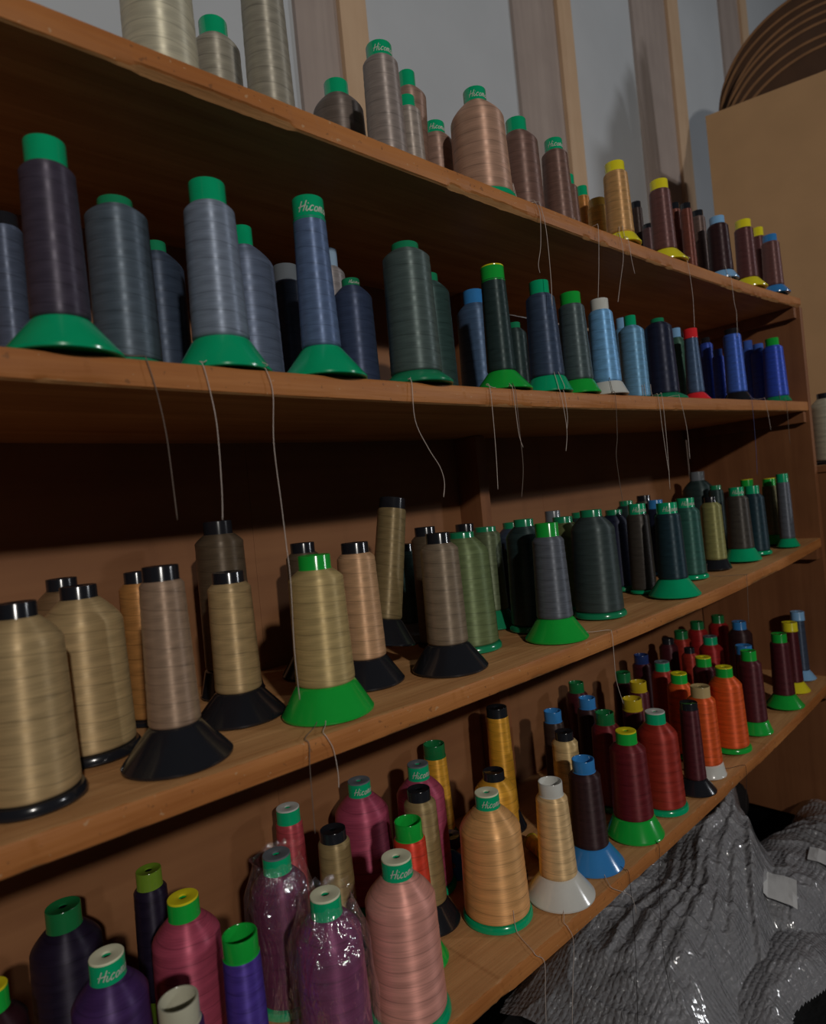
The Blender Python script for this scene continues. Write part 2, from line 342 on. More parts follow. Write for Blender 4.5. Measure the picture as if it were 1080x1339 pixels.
ROWS=[
('A1', 0, 'L', 0.2755, 0.612, 0.1747, 0.0337, 0.0352, 0.0154, 0.0392, 'cream', 'teal', 'teal', '', 'cream white thread cone, emerald green cap, top shelf', 0.0, 0.0),
('A2', 0, 'L', 0.3824, 0.7, 0.1791, 0.029, 0.03, 0.0167, 0.034, 'stone', 'teal', 'teal', '', 'pale stone grey thread cone, emerald green cap, top shelf', 0.0, 0.0),
('A3', 0, 'T', 0.3902, 0.6, 0.1853, 0.0228, 0.0253, 0.0154, 0.0283, 'taupe', 'teal', 'teal', '', 'grey taupe thread spool, emerald green cap, top shelf', 0.0, 0.0),
('A4', 0, 'L', 0.5618, 0.7, 0.173, 0.0348, 0.0359, 0.0168, 0.0399, 'umber_grey', 'teal', 'teal', '', 'dark umber grey thread cone, emerald green cap, top shelf', 0.0, 0.0),
('A5', 0, 'T', 0.5471, 0.59, 0.1522, 0.0219, 0.0247, 0.0162, 0.0277, 'greige', 'teal', 'teal', 'logo', 'mid grey-beige thread spool, emerald green cap, top shelf', 0.0, 0.0),
('A6', 0, 'C', 0.6535, 0.6525, 0.1959, 0.0251, 0.0186, 0.012, 0.0226, 'rose_beige', 'teal', 'teal', '', 'rosy beige thread spool, emerald green cap, top shelf', 0.0, 0.0),
('A6b', 0, 'T', 0.6189, 0.6225, 0.1324, 0.0176, 0.0197, 0.0114, 0.0227, 'pale_taupe', 'teal', 'teal', '', 'pale taupe thread spool, emerald green cap, top shelf', 0.0, 0.0),
('A7', 0, 'L', 0.7197, 0.6706, 0.1535, 0.0255, 0.0266, 0.0162, 0.0306, 'rose_beige', 'teal', 'teal', 'logo', 'rosy beige thread cone, emerald green cap, top shelf', 0.0, 0.0),
('A8', 0, 'L', 0.7295, 0.5944, 0.1654, 0.0383, 0.0416, 0.0164, 0.0456, 'tan_rose', 'teal', 'teal', 'logo', 'pinkish tan thread cone, emerald green cap, top shelf', 0.0, 0.0),
('A9', 0, 'L', 0.8705, 0.63, 0.1882, 0.0319, 0.0343, 0.0166, 0.0383, 'cocoa', 'teal', 'teal', '', 'cocoa brown thread cone, emerald green cap, top shelf', 0.0, 0.0),
('A10', 0, 'T', 0.9418, 0.61, 0.1678, 0.0213, 0.0263, 0.015, 0.0293, 'cocoa', 'teal', 'teal', 'logo', 'cocoa brown thread spool, emerald green cap, top shelf, left of the amber one', 0.0, 0.0),
('A10b', 0, 'T', 1.0529, 0.66, 0.1608, 0.0165, 0.0192, 0.0124, 0.0222, 'cocoa', 'teal', 'teal', '', 'cocoa brown thread spool, emerald green cap, top shelf, left of the mustard yellow one', 0.0, 0.0),
('A11', 0, 'T', 1.1221, 0.6738, 0.1644, 0.0129, 0.0143, 0.0105, 0.0173, 'amber', 'teal', 'teal', '', 'amber thread spool, emerald green cap, top shelf', 0.0, 0.0),
('A12', 0, 'T', 1.1082, 0.6362, 0.12, 0.018, 0.0193, 0.0152, 0.0223, 'mustard', 'mustardcap', 'mustardcap', '', 'mustard yellow thread spool, mustard cap, top shelf', 0.0, 0.0),
('A13', 0, 'K', 1.0668, 0.572, 0.1465, 0.0206, 0.0231, 0.0167, 0.0333, 'ochre', 'yellow', 'yellow', '', 'ochre thread spool, yellow cap, top shelf', 0.0, 0.0),
('A14', 0, 'T', 1.3458, 0.6806, 0.1888, 0.0118, 0.0141, 0.0105, 0.0171, 'dark_brown', 'black', 'black', '', 'dark brown thread spool, black cap, top shelf', 0.0, 0.0),
('A15', 0, 'T', 1.3283, 0.6494, 0.1246, 0.0122, 0.0137, 0.0105, 0.0167, 'plum', 'black', 'black', '', 'dull plum thread spool, black cap, top shelf', 0.0, 0.0),
('A16', 0, 'K', 1.2429, 0.578, 0.1629, 0.0195, 0.0223, 0.0167, 0.0403, 'plum_brown', 'yellow', 'yellow', '', 'plum brown thread spool, yellow cap, top shelf', 0.0, 0.0),
('A17', 0, 'T', 1.4363, 0.6384, 0.1876, 0.0126, 0.0141, 0.011, 0.0171, 'rust_brown', 'black', 'black', '', 'rust brown thread spool, black cap, top shelf, left of the greyish umber one', 0.0, 0.0),
('A17b', 0, 'T', 1.4204, 0.6066, 0.1709, 0.0122, 0.0137, 0.0107, 0.0167, 'rust_brown', 'black', 'black', '', 'rust brown thread spool, black cap, top shelf, left of the blackish brown one', 0.0, 0.0),
('A18', 0, 'T', 1.5201, 0.625, 0.1822, 0.016, 0.0184, 0.0128, 0.0214, 'umber', 'black', 'black', '', 'greyish umber thread spool, black cap, top shelf', 0.0, 0.0),
('A19', 0, 'K', 1.4914, 0.572, 0.1412, 0.0213, 0.0243, 0.0152, 0.0334, 'black_brown', 'sky', 'sky', '', 'blackish brown thread spool, light blue cap, top shelf', 0.0, 0.0),
('A20', 0, 'K', 1.6523, 0.576, 0.1646, 0.0202, 0.0226, 0.017, 0.0402, 'maroon_brown', 'yellow', 'yellow', '', 'maroon brown thread spool, yellow cap, top shelf, right of the blackish brown one', 0.0, 0.0),
('A21', 0, 'T', 1.8525, 0.6122, 0.1956, 0.0159, 0.0176, 0.0133, 0.0206, 'maroon_brown', 'yellow', 'yellow', '', 'maroon brown thread spool, yellow cap, top shelf, right of the greyish umber one', 0.0, 0.0),
('A22', 0, 'K', 1.798, 0.5679, 0.1503, 0.0202, 0.0227, 0.016, 0.0352, 'plum_brown', 'blue', 'blue', '', 'plum brown thread spool, blue cap, top shelf', 0.0, 0.0),
('B1', 1, 'T', 0.1423, 0.7, 0.1668, 0.0154, 0.0161, 0.0123, 0.0191, 'slate_blue', 'black', 'black', '', 'slate blue thread spool, black cap, second shelf', 0.0, 0.0),
('B2', 1, 'K', 0.1524, 0.5784, 0.179, 0.0209, 0.0227, 0.0159, 0.046, 'aubergine', 'teal', 'teal', '', 'dark aubergine grey thread spool, emerald green cap, second shelf', 0.0, 0.0),
('B3', 1, 'M', 0.2216, 0.6269, 0.1698, 0.0278, 0.0293, 0.0158, 0.038, 'slate', 'tealdim', 'tealdim', 'short', 'slate grey thread cone, dull green cap, second shelf', 0.0, 0.0),
('B4', 1, 'L', 0.3009, 0.735, 0.1872, 0.0288, 0.0298, 0.0115, 0.0338, 'slate_dark', 'tealdim', 'tealdim', '', 'dark slate thread cone, dull green cap, second shelf', 0.0, 0.0),
('B5', 1, 'K', 0.296, 0.585, 0.1875, 0.0243, 0.0273, 0.0175, 0.046, 'steel', 'teal', 'teal', '', 'light steel grey thread spool, emerald green cap, second shelf', 0.0, 0.0),
('B6', 1, 'L', 0.3679, 0.6524, 0.1877, 0.031, 0.0328, 0.0109, 0.0368, 'steel_blue', 'teal', 'teal', '', 'pale steel blue thread cone, emerald green cap, second shelf', 0.0, 0.0),
('B7', 1, 'T', 0.4609, 0.715, 0.1814, 0.0215, 0.0225, 0.0166, 0.0255, 'charcoal_blue', 'greycap', 'greycap', '', 'charcoal blue thread spool, grey cap, second shelf', 0.0, 0.0),
('B8', 1, 'K', 0.4099, 0.5794, 0.1977, 0.0177, 0.0215, 0.0173, 0.047, 'denim', 'teal', 'teal', 'logo', 'denim blue thread spool, emerald green cap, second shelf', 0.0, 0.0),
('B9', 1, 'L', 0.5161, 0.6949, 0.2065, 0.0202, 0.0223, 0.0121, 0.0263, 'warm_grey', 'paleblue', 'paleblue', '', 'warm light grey thread cone, pale blue cap, second shelf', 0.0, 0.0),
('B10', 1, 'L', 0.5059, 0.6391, 0.1466, 0.0249, 0.0259, 0.0115, 0.0299, 'indigo_slate', 'tealdim', 'tealdim', 'logo', 'indigo slate thread cone, dull green cap, second shelf', 0.0, 0.0),
('B11', 1, 'M', 0.5459, 0.5764, 0.1747, 0.0291, 0.032, 0.0169, 0.044, 'green_grey', 'tealdim', 'tealdim', 'short', 'green-grey thread cone, dull green cap, second shelf', 0.0, 0.0),
('B12', 1, 'L', 0.6583, 0.655, 0.1822, 0.0296, 0.0307, 0.0154, 0.0347, 'green_dark', 'tealdim', 'tealdim', '', 'dark green thread cone, dull green cap, second shelf', 0.0, 0.0),
('B13', 1, 'L', 0.806, 0.7, 0.1936, 0.03, 0.0324, 0.0169, 0.0364, 'blue_slate', 'blue', 'blue', '', 'dusky blue thread cone, blue cap, second shelf', 0.0, 0.0),
('B14', 1, 'K', 0.7121, 0.579, 0.177, 0.017, 0.0202, 0.0165, 0.041, 'ink_green', 'green', 'green', 'lip:yellow', 'ink green thread spool, yellow-topped bright green cap, second shelf', 0.0, 0.0),
('B15', 1, 'L', 0.9325, 0.72, 0.1603, 0.0203, 0.0217, 0.0108, 0.0257, 'ink_green', 'tealdim', 'tealdim', '', 'ink green thread cone, dull green cap, second shelf', 0.0, 0.0),
('B16', 1, 'K', 0.8131, 0.575, 0.1689, 0.0214, 0.0259, 0.0147, 0.036, 'navy_slate', 'teal', 'teal', '', 'navy slate thread spool, emerald green cap, second shelf', 0.0, 0.0),
('B17', 1, 'K', 0.8907, 0.573, 0.1611, 0.02, 0.024, 0.0159, 0.034, 'charcoal_green', 'green', 'green', '', 'charcoal green thread spool, bright green cap, second shelf', 0.0, 0.0),
('B18', 1, 'K', 0.9733, 0.572, 0.1612, 0.0196, 0.0244, 0.0147, 0.034, 'sky_blue', 'white', 'white', '', 'sky blue thread spool, white cap, second shelf', 0.0, 0.0),
('B19b', 1, 'T', 1.2177, 0.67, 0.1829, 0.0148, 0.0162, 0.0111, 0.0192, 'sky_blue', 'sky', 'sky', '', 'sky blue thread spool, light blue cap, second shelf', 0.0, 0.0),
('B19', 1, 'T', 1.131, 0.605, 0.1601, 0.023, 0.0243, 0.0108, 0.0273, 'sky_dull', 'teal', 'teal', '', 'dull sky blue thread spool, emerald green cap, second shelf', 0.0, 0.0),
('B20', 1, 'M', 1.2338, 0.603, 0.1638, 0.0254, 0.0295, 0.0127, 0.0436, 'ink', 'tealdim', 'tealdim', 'short', 'near-black ink thread cone, dull green cap, second shelf', 0.0, 0.0),
('B21', 1, 'L', 1.4328, 0.66, 0.1784, 0.0238, 0.0269, 0.0105, 0.0309, 'forest_dull', 'sky', 'sky', '', 'dull forest green thread cone, light blue cap, second shelf', 0.0, 0.0),
('B22', 1, 'K', 1.376, 0.603, 0.1563, 0.0134, 0.0178, 0.0141, 0.0312, 'blue_slate', 'red', 'red', '', 'dusky blue thread spool, red cap, second shelf', 0.0, 0.0),
('B23', 1, 'T', 1.6346, 0.6808, 0.1784, 0.0155, 0.0172, 0.0105, 0.0202, 'royal_dark', 'black', 'black', '', 'deep royal blue thread spool, black cap, second shelf', 0.0, 0.0),
('B24', 1, 'T', 1.6149, 0.6464, 0.14, 0.0134, 0.015, 0.0105, 0.018, 'royal', 'royalcap', 'royalcap', '', 'royal blue thread spool, blue cap, second shelf', 0.0, 0.0),
('B25', 1, 'K', 1.5834, 0.5987, 0.1726, 0.0191, 0.0223, 0.016, 0.035, 'cobalt', 'black', 'black', '', 'cobalt blue thread spool, black cap, second shelf', 0.0, 0.0),
('B26', 1, 'T', 1.8595, 0.6651, 0.1833, 0.0201, 0.0219, 0.0119, 0.0249, 'cobalt', 'royalcap', 'royalcap', '', 'cobalt blue thread spool, blue cap, second shelf', 0.0, 0.0),
('B27', 1, 'T', 1.8267, 0.628, 0.1632, 0.0194, 0.0211, 0.0123, 0.0241, 'royal_dark', 'royalcap', 'royalcap', '', 'deep royal blue thread spool, blue cap, second shelf', 0.0, 0.0),
('B28', 1, 'M', 1.7891, 0.582, 0.1623, 0.0227, 0.0269, 0.0152, 0.0319, 'royal', 'green', 'tealdim', '', 'royal blue thread cone, bright green cap, second shelf', 0.0, 0.0),
('C1', 2, 'L', 0.1062, 0.6121, 0.163, 0.0325, 0.0354, 0.0149, 0.0394, 'camel', 'black', 'black', '', 'camel tan thread cone, black cap, third shelf, left of the dim camel one', 0.0, 0.0),
('C2', 2, 'L', 0.1748, 0.6963, 0.1659, 0.0375, 0.0397, 0.0167, 0.0437, 'camel', 'black', 'black', '', 'camel tan thread cone, black cap, third shelf, right of the dim camel one', 0.0, 0.0),
('C3', 2, 'L', 0.1792, 0.7766, 0.1716, 0.0306, 0.0322, 0.0152, 0.0362, 'camel_dark', 'black', 'black', '', 'dim camel thread cone, black cap, third shelf', 0.0, 0.0),
('C4', 2, 'T', 0.2522, 0.76, 0.1705, 0.02, 0.0217, 0.0136, 0.0247, 'amber_tan', 'black', 'black', '', 'amber tan thread spool, black cap, third shelf', 0.0, 0.0),
('C5', 2, 'K', 0.2222, 0.604, 0.18, 0.0198, 0.0233, 0.0162, 0.0493, 'mushroom', 'black', 'black', '', 'mushroom brown thread spool, black cap, third shelf', 0.0, 0.0),
('C6', 2, 'K', 0.3667, 0.785, 0.2215, 0.0301, 0.0312, 0.0179, 0.04, 'umber_dark', 'black', 'black', '', 'dark umber thread spool, black cap, third shelf, right of the mushroom brown one', 0.0, 0.0),
('C7', 2, 'K', 0.3236, 0.6788, 0.162, 0.0235, 0.0256, 0.0173, 0.0488, 'camel', 'black', 'black', '', 'camel tan thread spool, black cap, third shelf', 0.0, 0.0),
('C9', 2, 'K', 0.4834, 0.775, 0.1824, 0.0242, 0.0263, 0.0168, 0.044, 'umber_dark', 'black', 'black', '', 'dark umber thread spool, black cap, third shelf, behind the straw tan one', 0.0, 0.0),
('C10', 2, 'K', 0.3899, 0.604, 0.173, 0.03, 0.0325, 0.0179, 0.0505, 'straw', 'green', 'green', '', 'straw tan thread spool, bright green cap, third shelf', 0.0, 0.0),
('C11', 2, 'K', 0.4922, 0.6654, 0.179, 0.0243, 0.0273, 0.0175, 0.0478, 'peach_tan', 'black', 'black', '', 'peach tan thread spool, black cap, third shelf', 0.0, 0.0),
('C12', 2, 'K', 0.5526, 0.7, 0.2027, 0.02, 0.0222, 0.0183, 0.043, 'olive_brown', 'black', 'black', 'tilt', 'olive brown thread spool, black cap, third shelf', 0.0339, 0.1967),
('C13', 2, 'K', 0.7075, 0.8185, 0.1593, 0.0244, 0.0269, 0.0154, 0.0475, 'green_dark', 'black', 'greycap', '', 'dark green thread spool, black cap, third shelf', 0.0, 0.0),
('C14', 2, 'T', 0.6904, 0.7455, 0.1859, 0.0229, 0.0241, 0.0163, 0.0271, 'umber_dark', 'black', 'black', '', 'dark umber thread spool, black cap, third shelf, behind the dark mushroom brown one', 0.0, 0.0),
('C15', 2, 'K', 0.5951, 0.6184, 0.1804, 0.0254, 0.0274, 0.0163, 0.0508, 'mushroom_dark', 'black', 'black', '', 'dark mushroom brown thread spool, black cap, third shelf', 0.0, 0.0),
('C16', 2, 'T', 0.8596, 0.8204, 0.179, 0.0224, 0.0238, 0.0168, 0.0268, 'umber_dark', 'black', 'black', '', 'dark umber thread spool, black cap, third shelf, behind the moss green one', 0.0, 0.0),
('C17', 2, 'L', 0.6969, 0.6731, 0.174, 0.0377, 0.0411, 0.0185, 0.0451, 'moss', 'tealdim', 'tealdim', 'short', 'moss green thread cone, dull green cap, third shelf', 0.0, 0.0),
('C18', 2, 'K', 0.8394, 0.7526, 0.1723, 0.0251, 0.0277, 0.0185, 0.0435, 'moss_dark', 'tealdim', 'tealdim', 'short', 'dark moss green thread spool, dull green cap, third shelf', 0.0, 0.0),
('C19', 2, 'L', 0.9336, 0.77, 0.1722, 0.0308, 0.0336, 0.0168, 0.0376, 'slate_dark', 'tealdim', 'tealdim', '', 'dark slate thread cone, dull green cap, third shelf', 0.0, 0.0),
('C19b', 2, 'L', 0.8423, 0.67, 0.181, 0.031, 0.0347, 0.0161, 0.0387, 'ink_green', 'tealdim', 'tealdim', '', 'ink green thread cone, dull green cap, third shelf', 0.0, 0.0),
('C20', 2, 'K', 0.8006, 0.594, 0.1748, 0.0238, 0.0272, 0.0176, 0.0475, 'graphite', 'green', 'green', '', 'graphite grey thread spool, bright green cap, third shelf', 0.0, 0.0),
('C21', 2, 'L', 1.0051, 0.7081, 0.1721, 0.0387, 0.0414, 0.018, 0.0454, 'olive', 'tealdim', 'tealdim', '', 'olive green thread cone, dull green cap, third shelf', 0.0, 0.0),
('C21b', 2, 'T', 1.0616, 0.77, 0.1822, 0.0208, 0.0222, 0.0149, 0.0252, 'slate_dark', 'greycap', 'greycap', '', 'dark slate thread spool, grey cap, third shelf', 0.0, 0.0),
('C22', 2, 'L', 0.9704, 0.6244, 0.1826, 0.0369, 0.0406, 0.0184, 0.0446, 'green_grey_dark', 'tealdim', 'tealdim', '', 'dark green-grey thread cone, dull green cap, third shelf', 0.0, 0.0),
('C22b', 2, 'T', 1.146, 0.765, 0.1707, 0.0199, 0.0214, 0.0153, 0.0244, 'ink_green', 'tealdim', 'tealdim', '', 'ink green thread spool, dull green cap, third shelf, behind the dark green-grey one', 0.0, 0.0),
('C23', 2, 'L', 1.2142, 0.7264, 0.1663, 0.0321, 0.0382, 0.0168, 0.0422, 'ink', 'tealdim', 'tealdim', '', 'near-black ink thread cone, dull green cap, third shelf', 0.0, 0.0),
('C24', 2, 'T', 1.3512, 0.775, 0.1762, 0.0216, 0.0233, 0.015, 0.0263, 'ink_green', 'tealdim', 'tealdim', '', 'ink green thread spool, dull green cap, third shelf, right of the dark green-grey one', 0.0, 0.0),
('C25', 2, 'T', 1.1907, 0.6603, 0.1767, 0.0216, 0.0244, 0.0166, 0.0274, 'umber_black', 'teal', 'teal', 'logo', 'blackish umber thread spool, emerald green cap, third shelf, right of the dark green-grey one', 0.0, 0.0),
('C26', 2, 'T', 1.4304, 0.7736, 0.1807, 0.0188, 0.0205, 0.0154, 0.0235, 'umber_black', 'black', 'black', '', 'blackish umber thread spool, black cap, third shelf', 0.0, 0.0),
('C27', 2, 'T', 1.4022, 0.7314, 0.1695, 0.0197, 0.0213, 0.0164, 0.0243, 'ink', 'blue', 'blue', '', 'near-black ink thread spool, blue cap, third shelf', 0.0, 0.0),
('C28', 2, 'K', 1.1705, 0.5883, 0.1749, 0.0229, 0.0268, 0.0185, 0.0469, 'ink_teal', 'teal', 'teal', 'logo', 'ink teal thread spool, emerald green cap, third shelf', 0.0, 0.0),
('C29', 2, 'L', 1.3525, 0.638, 0.171, 0.0271, 0.03, 0.0181, 0.034, 'teal_dark', 'teal', 'teal', 'logo', 'dark teal green thread cone, emerald green cap, third shelf', 0.0, 0.0),
('C30', 2, 'L', 1.7577, 0.7886, 0.2081, 0.0401, 0.0419, 0.0185, 0.0459, 'ink_green', 'greycap', 'greycap', '', 'ink green thread cone, grey cap, third shelf', 0.0, 0.0),
('C31', 2, 'K', 1.4652, 0.6334, 0.162, 0.0218, 0.0241, 0.0125, 0.0327, 'khaki', 'black', 'black', '', 'khaki thread spool, black cap, third shelf', 0.0, 0.0),
('C32', 2, 'T', 1.7188, 0.7264, 0.1711, 0.0181, 0.0199, 0.0136, 0.0229, 'ink_green', 'tealdim', 'tealdim', '', 'ink green thread spool, dull green cap, third shelf, behind the khaki one', 0.0, 0.0),
('C33', 2, 'K', 1.574, 0.6185, 0.171, 0.024, 0.028, 0.016, 0.0415, 'umber_black', 'teal', 'teal', 'logo', 'blackish umber thread spool, emerald green cap, third shelf, right of the khaki one', 0.0, 0.0),
('C34', 2, 'L', 1.6561, 0.614, 0.166, 0.0246, 0.0278, 0.0156, 0.0318, 'ink_teal', 'teal', 'teal', '', 'ink teal thread cone, emerald green cap, third shelf', 0.0, 0.0),
('C35', 2, 'T', 1.8316, 0.69, 0.1712, 0.0201, 0.0219, 0.0155, 0.0249, 'olive', 'green', 'green', 'lip:yellow', 'olive green thread spool, yellow-topped bright green cap, third shelf', 0.0, 0.0),
('C36', 2, 'K', 1.8098, 0.6272, 0.1695, 0.0174, 0.0208, 0.0148, 0.0329, 'khaki_dark', 'green', 'green', 'lip:yellow', 'dark khaki thread spool, yellow-topped bright green cap, third shelf', 0.0, 0.0),
('C37', 2, 'K', 1.759, 0.5788, 0.1816, 0.0149, 0.0173, 0.0132, 0.0263, 'graphite', 'teal', 'teal', '', 'graphite grey thread spool, emerald green cap, third shelf', 0.0, 0.0),
('D0', 3, 'L', 0.0758, 0.7164, 0.175, 0.0262, 0.0281, 0.0133, 0.0321, 'maroon_black', 'green', 'green', 'lip:yellow', 'blackish maroon thread cone, yellow-topped bright green cap, bottom shelf', 0.0, 0.0),
('D1', 3, 'L', 0.1526, 0.7879, 0.185, 0.0346, 0.0362, 0.0172, 0.0402, 'black_purple', 'greendim', 'greendim', '', 'blackish purple thread cone, dark green cap, bottom shelf', 0.0, 0.0),
('D2', 3, 'K', 0.2515, 0.8165, 0.172, 0.0188, 0.0214, 0.0145, 0.034, 'black_purple', 'olivecap', 'olivecap', '', 'blackish purple thread spool, olive green cap, bottom shelf', 0.0, 0.0),
('D3', 3, 'L', 0.2522, 0.7134, 0.178, 0.0353, 0.0377, 0.0164, 0.0417, 'rose', 'green', 'green', 'lip:yellow', 'rose pink thread cone, yellow-topped bright green cap, bottom shelf', 0.0, 0.0),
('D4', 3, 'L', 0.1628, 0.6754, 0.178, 0.0335, 0.0357, 0.0157, 0.0397, 'purple_dark', 'teal', 'teal', 'logo,lip:cream', 'dark purple thread cone, cream-topped emerald green cap, bottom shelf', 0.0, 0.0),
('D5', 3, 'K', 0.1902, 0.5726, 0.172, 0.0192, 0.0218, 0.0167, 0.0268, 'purple_dark', 'ivory', 'ivory', 'open', 'dark purple thread spool, open ivory cap, bottom shelf', 0.0, 0.0),
('D6', 3, 'K', 0.2685, 0.6147, 0.172, 0.0183, 0.0205, 0.0172, 0.0257, 'violet', 'green', 'green', 'open', 'violet blue thread spool, open bright green cap, bottom shelf', 0.0, 0.0),
('D7', 3, 'L', 0.3688, 0.7171, 0.176, 0.0326, 0.0354, 0.0168, 0.0394, 'magenta_dark', 'teal', 'teal', 'lip:greycap,bag', 'dark magenta thread cone, grey-topped emerald green cap, bottom shelf', 0.0, 0.0),
('D8', 3, 'K', 0.4499, 0.827, 0.172, 0.0187, 0.0225, 0.0165, 0.034, 'red_rose', 'teal', 'teal', 'lip:white', 'dusky red thread spool, white-topped emerald green cap, bottom shelf', 0.0, 0.0),
('D9', 3, 'K', 0.453, 0.7195, 0.172, 0.0207, 0.0237, 0.0168, 0.034, 'sand', 'black', 'black', '', 'sandy olive thread spool, black cap, bottom shelf, right of the dusky red one', 0.0, 0.0),
('D10', 3, 'L', 0.3578, 0.5956, 0.178, 0.0345, 0.0378, 0.0164, 0.0418, 'magenta', 'teal', 'teal', 'lip:cream,bag', 'magenta plum thread cone, cream-topped emerald green cap, bottom shelf', 0.0, 0.0),
('D11', 3, 'L', 0.56, 0.804, 0.178, 0.0403, 0.0437, 0.0172, 0.0477, 'rose_deep', 'teal', 'teal', 'logo,lip:greycap', 'deep rose thread cone, grey-topped emerald green cap, bottom shelf, left of the vermilion red one', 0.0, 0.0),
('D12', 3, 'L', 0.6394, 0.7573, 0.1879, 0.0364, 0.0388, 0.0165, 0.0428, 'rose_deep', 'teal', 'teal', 'logo,lip:greycap', 'deep rose thread cone, grey-topped emerald green cap, bottom shelf, behind the vermilion red one', 0.0, 0.0),
('D13', 3, 'L', 0.4524, 0.5898, 0.18, 0.0405, 0.0431, 0.0176, 0.047, 'blush', 'teal', 'teal', 'logo,lip:cream', 'blush pink thread cone, cream-topped emerald green cap, bottom shelf', 0.0, 0.0),
('D14', 3, 'K', 0.5198, 0.6463, 0.1788, 0.0206, 0.0236, 0.0177, 0.0364, 'vermilion', 'green', 'green', 'open', 'vermilion red thread spool, open bright green cap, bottom shelf', 0.0, 0.0),
('D15', 3, 'K', 0.5827, 0.6937, 0.1857, 0.0226, 0.0258, 0.0161, 0.0419, 'sand', 'black', 'black', '', 'sandy olive thread spool, black cap, bottom shelf, right of the vermilion red one', 0.0, 0.0),
('D16', 3, 'K', 0.7382, 0.8266, 0.1733, 0.0191, 0.0236, 0.0185, 0.0394, 'gold', 'greendim', 'greendim', 'open', 'golden yellow thread spool, open dark green cap, bottom shelf', 0.0, 0.0),
('D17', 3, 'K', 0.849, 0.775, 0.214, 0.0195, 0.0228, 0.0182, 0.034, 'gold', 'black', 'black', '', 'golden yellow thread spool, black cap, bottom shelf', 0.0, 0.0),
('D18', 3, 'L', 0.727, 0.6827, 0.165, 0.0316, 0.0339, 0.0164, 0.0379, 'gold', 'black', 'black', '', 'golden yellow thread cone, black cap, bottom shelf', 0.0, 0.0),
('D19', 3, 'L', 0.6539, 0.6311, 0.172, 0.0427, 0.0459, 0.0171, 0.049, 'apricot', 'teal', 'teal', 'logo,lip:cream', 'apricot tan thread cone, cream-topped emerald green cap, bottom shelf', 0.0, 0.0),
('D20', 3, 'K', 0.7464, 0.5908, 0.1645, 0.0229, 0.0272, 0.0174, 0.0494, 'sand_light', 'white', 'white', 'open', 'light sand thread spool, open white cap, bottom shelf', 0.0, 0.0),
('D21', 3, 'K', 0.9047, 0.6762, 0.172, 0.0217, 0.0243, 0.0154, 0.036, 'cream_tan', 'black', 'black', '', 'cream tan thread spool, black cap, bottom shelf', 0.0, 0.0),
('D22', 3, 'K', 0.9811, 0.7551, 0.172, 0.019, 0.0211, 0.0162, 0.032, 'dark_brown', 'blue', 'blue', 'open', 'dark brown thread spool, open blue cap, bottom shelf', 0.0, 0.0),
('D23', 3, 'K', 0.8444, 0.5997, 0.162, 0.0243, 0.0278, 0.0174, 0.0485, 'black_brown', 'blue', 'blue', 'open', 'blackish brown thread spool, open blue cap, bottom shelf, right of the cream tan one', 0.0, 0.0),
('D24', 3, 'K', 1.1496, 0.8153, 0.172, 0.0221, 0.0252, 0.0158, 0.032, 'maroon_dark', 'greendim', 'greendim', 'open', 'dark maroon thread spool, open dark green cap, bottom shelf', 0.0, 0.0),
('D25', 3, 'K', 1.0755, 0.7411, 0.172, 0.0204, 0.0232, 0.016, 0.032, 'black_brown', 'blue', 'blue', 'open', 'blackish brown thread spool, open blue cap, bottom shelf, right of the dark brown one', 0.0, 0.0),
('D26', 3, 'L', 1.0208, 0.6685, 0.172, 0.0255, 0.0294, 0.0168, 0.0334, 'crimson_dark', 'greendim', 'greendim', 'open', 'dark crimson thread cone, open dark green cap, bottom shelf', 0.0, 0.0),
('D27', 3, 'K', 0.9608, 0.5913, 0.172, 0.0292, 0.0328, 0.0171, 0.0467, 'crimson_dark', 'green', 'green', 'lip:yellow', 'dark crimson thread spool, yellow-topped bright green cap, bottom shelf', 0.0, 0.0),
('D28', 3, 'L', 1.0672, 0.5947, 0.172, 0.0346, 0.0384, 0.0173, 0.0424, 'red_deep', 'teal', 'teal', 'lip:white', 'deep red thread cone, white-topped emerald green cap, bottom shelf', 0.0, 0.0),
('D29', 3, 'K', 1.1113, 0.6642, 0.172, 0.0187, 0.0208, 0.0181, 0.032, 'maroon', 'yellowdim', 'yellowdim', 'open', 'maroon thread spool, open dull yellow cap, bottom shelf, right of the cream tan one', 0.0, 0.0),
('D30', 3, 'K', 1.2093, 0.705, 0.172, 0.0194, 0.0208, 0.0164, 0.032, 'maroon', 'yellowdim', 'yellowdim', 'open', 'maroon thread spool, open dull yellow cap, bottom shelf, right of the dark brown one', 0.0, 0.0),
('D31', 3, 'L', 1.2525, 0.7647, 0.172, 0.0222, 0.0253, 0.0159, 0.0293, 'maroon_dark', 'greendim', 'greendim', '', 'dark maroon thread cone, dark green cap, bottom shelf', 0.0, 0.0),
('D32', 3, 'L', 1.357, 0.728, 0.172, 0.024, 0.0272, 0.016, 0.0312, 'red_deep', 'teal', 'teal', 'lip:greycap', 'deep red thread cone, grey-topped emerald green cap, bottom shelf', 0.0, 0.0),
('D33', 3, 'K', 1.3897, 0.7957, 0.172, 0.0212, 0.0238, 0.0162, 0.032, 'maroon_dark', 'navycap', 'navycap', 'open', 'dark maroon thread spool, open navy cap, bottom shelf', 0.0, 0.0),
('D34', 3, 'L', 1.2944, 0.6593, 0.172, 0.0253, 0.0282, 0.0164, 0.0322, 'orange', 'green', 'green', 'lip:yellow', 'bright orange thread cone, yellow-topped bright green cap, bottom shelf, right of the cream tan one', 0.0, 0.0),
('D35', 3, 'K', 1.1583, 0.5761, 0.1647, 0.0164, 0.0196, 0.0157, 0.0353, 'maroon', 'black', 'black', '', 'maroon thread spool, black cap, bottom shelf', 0.0, 0.0),
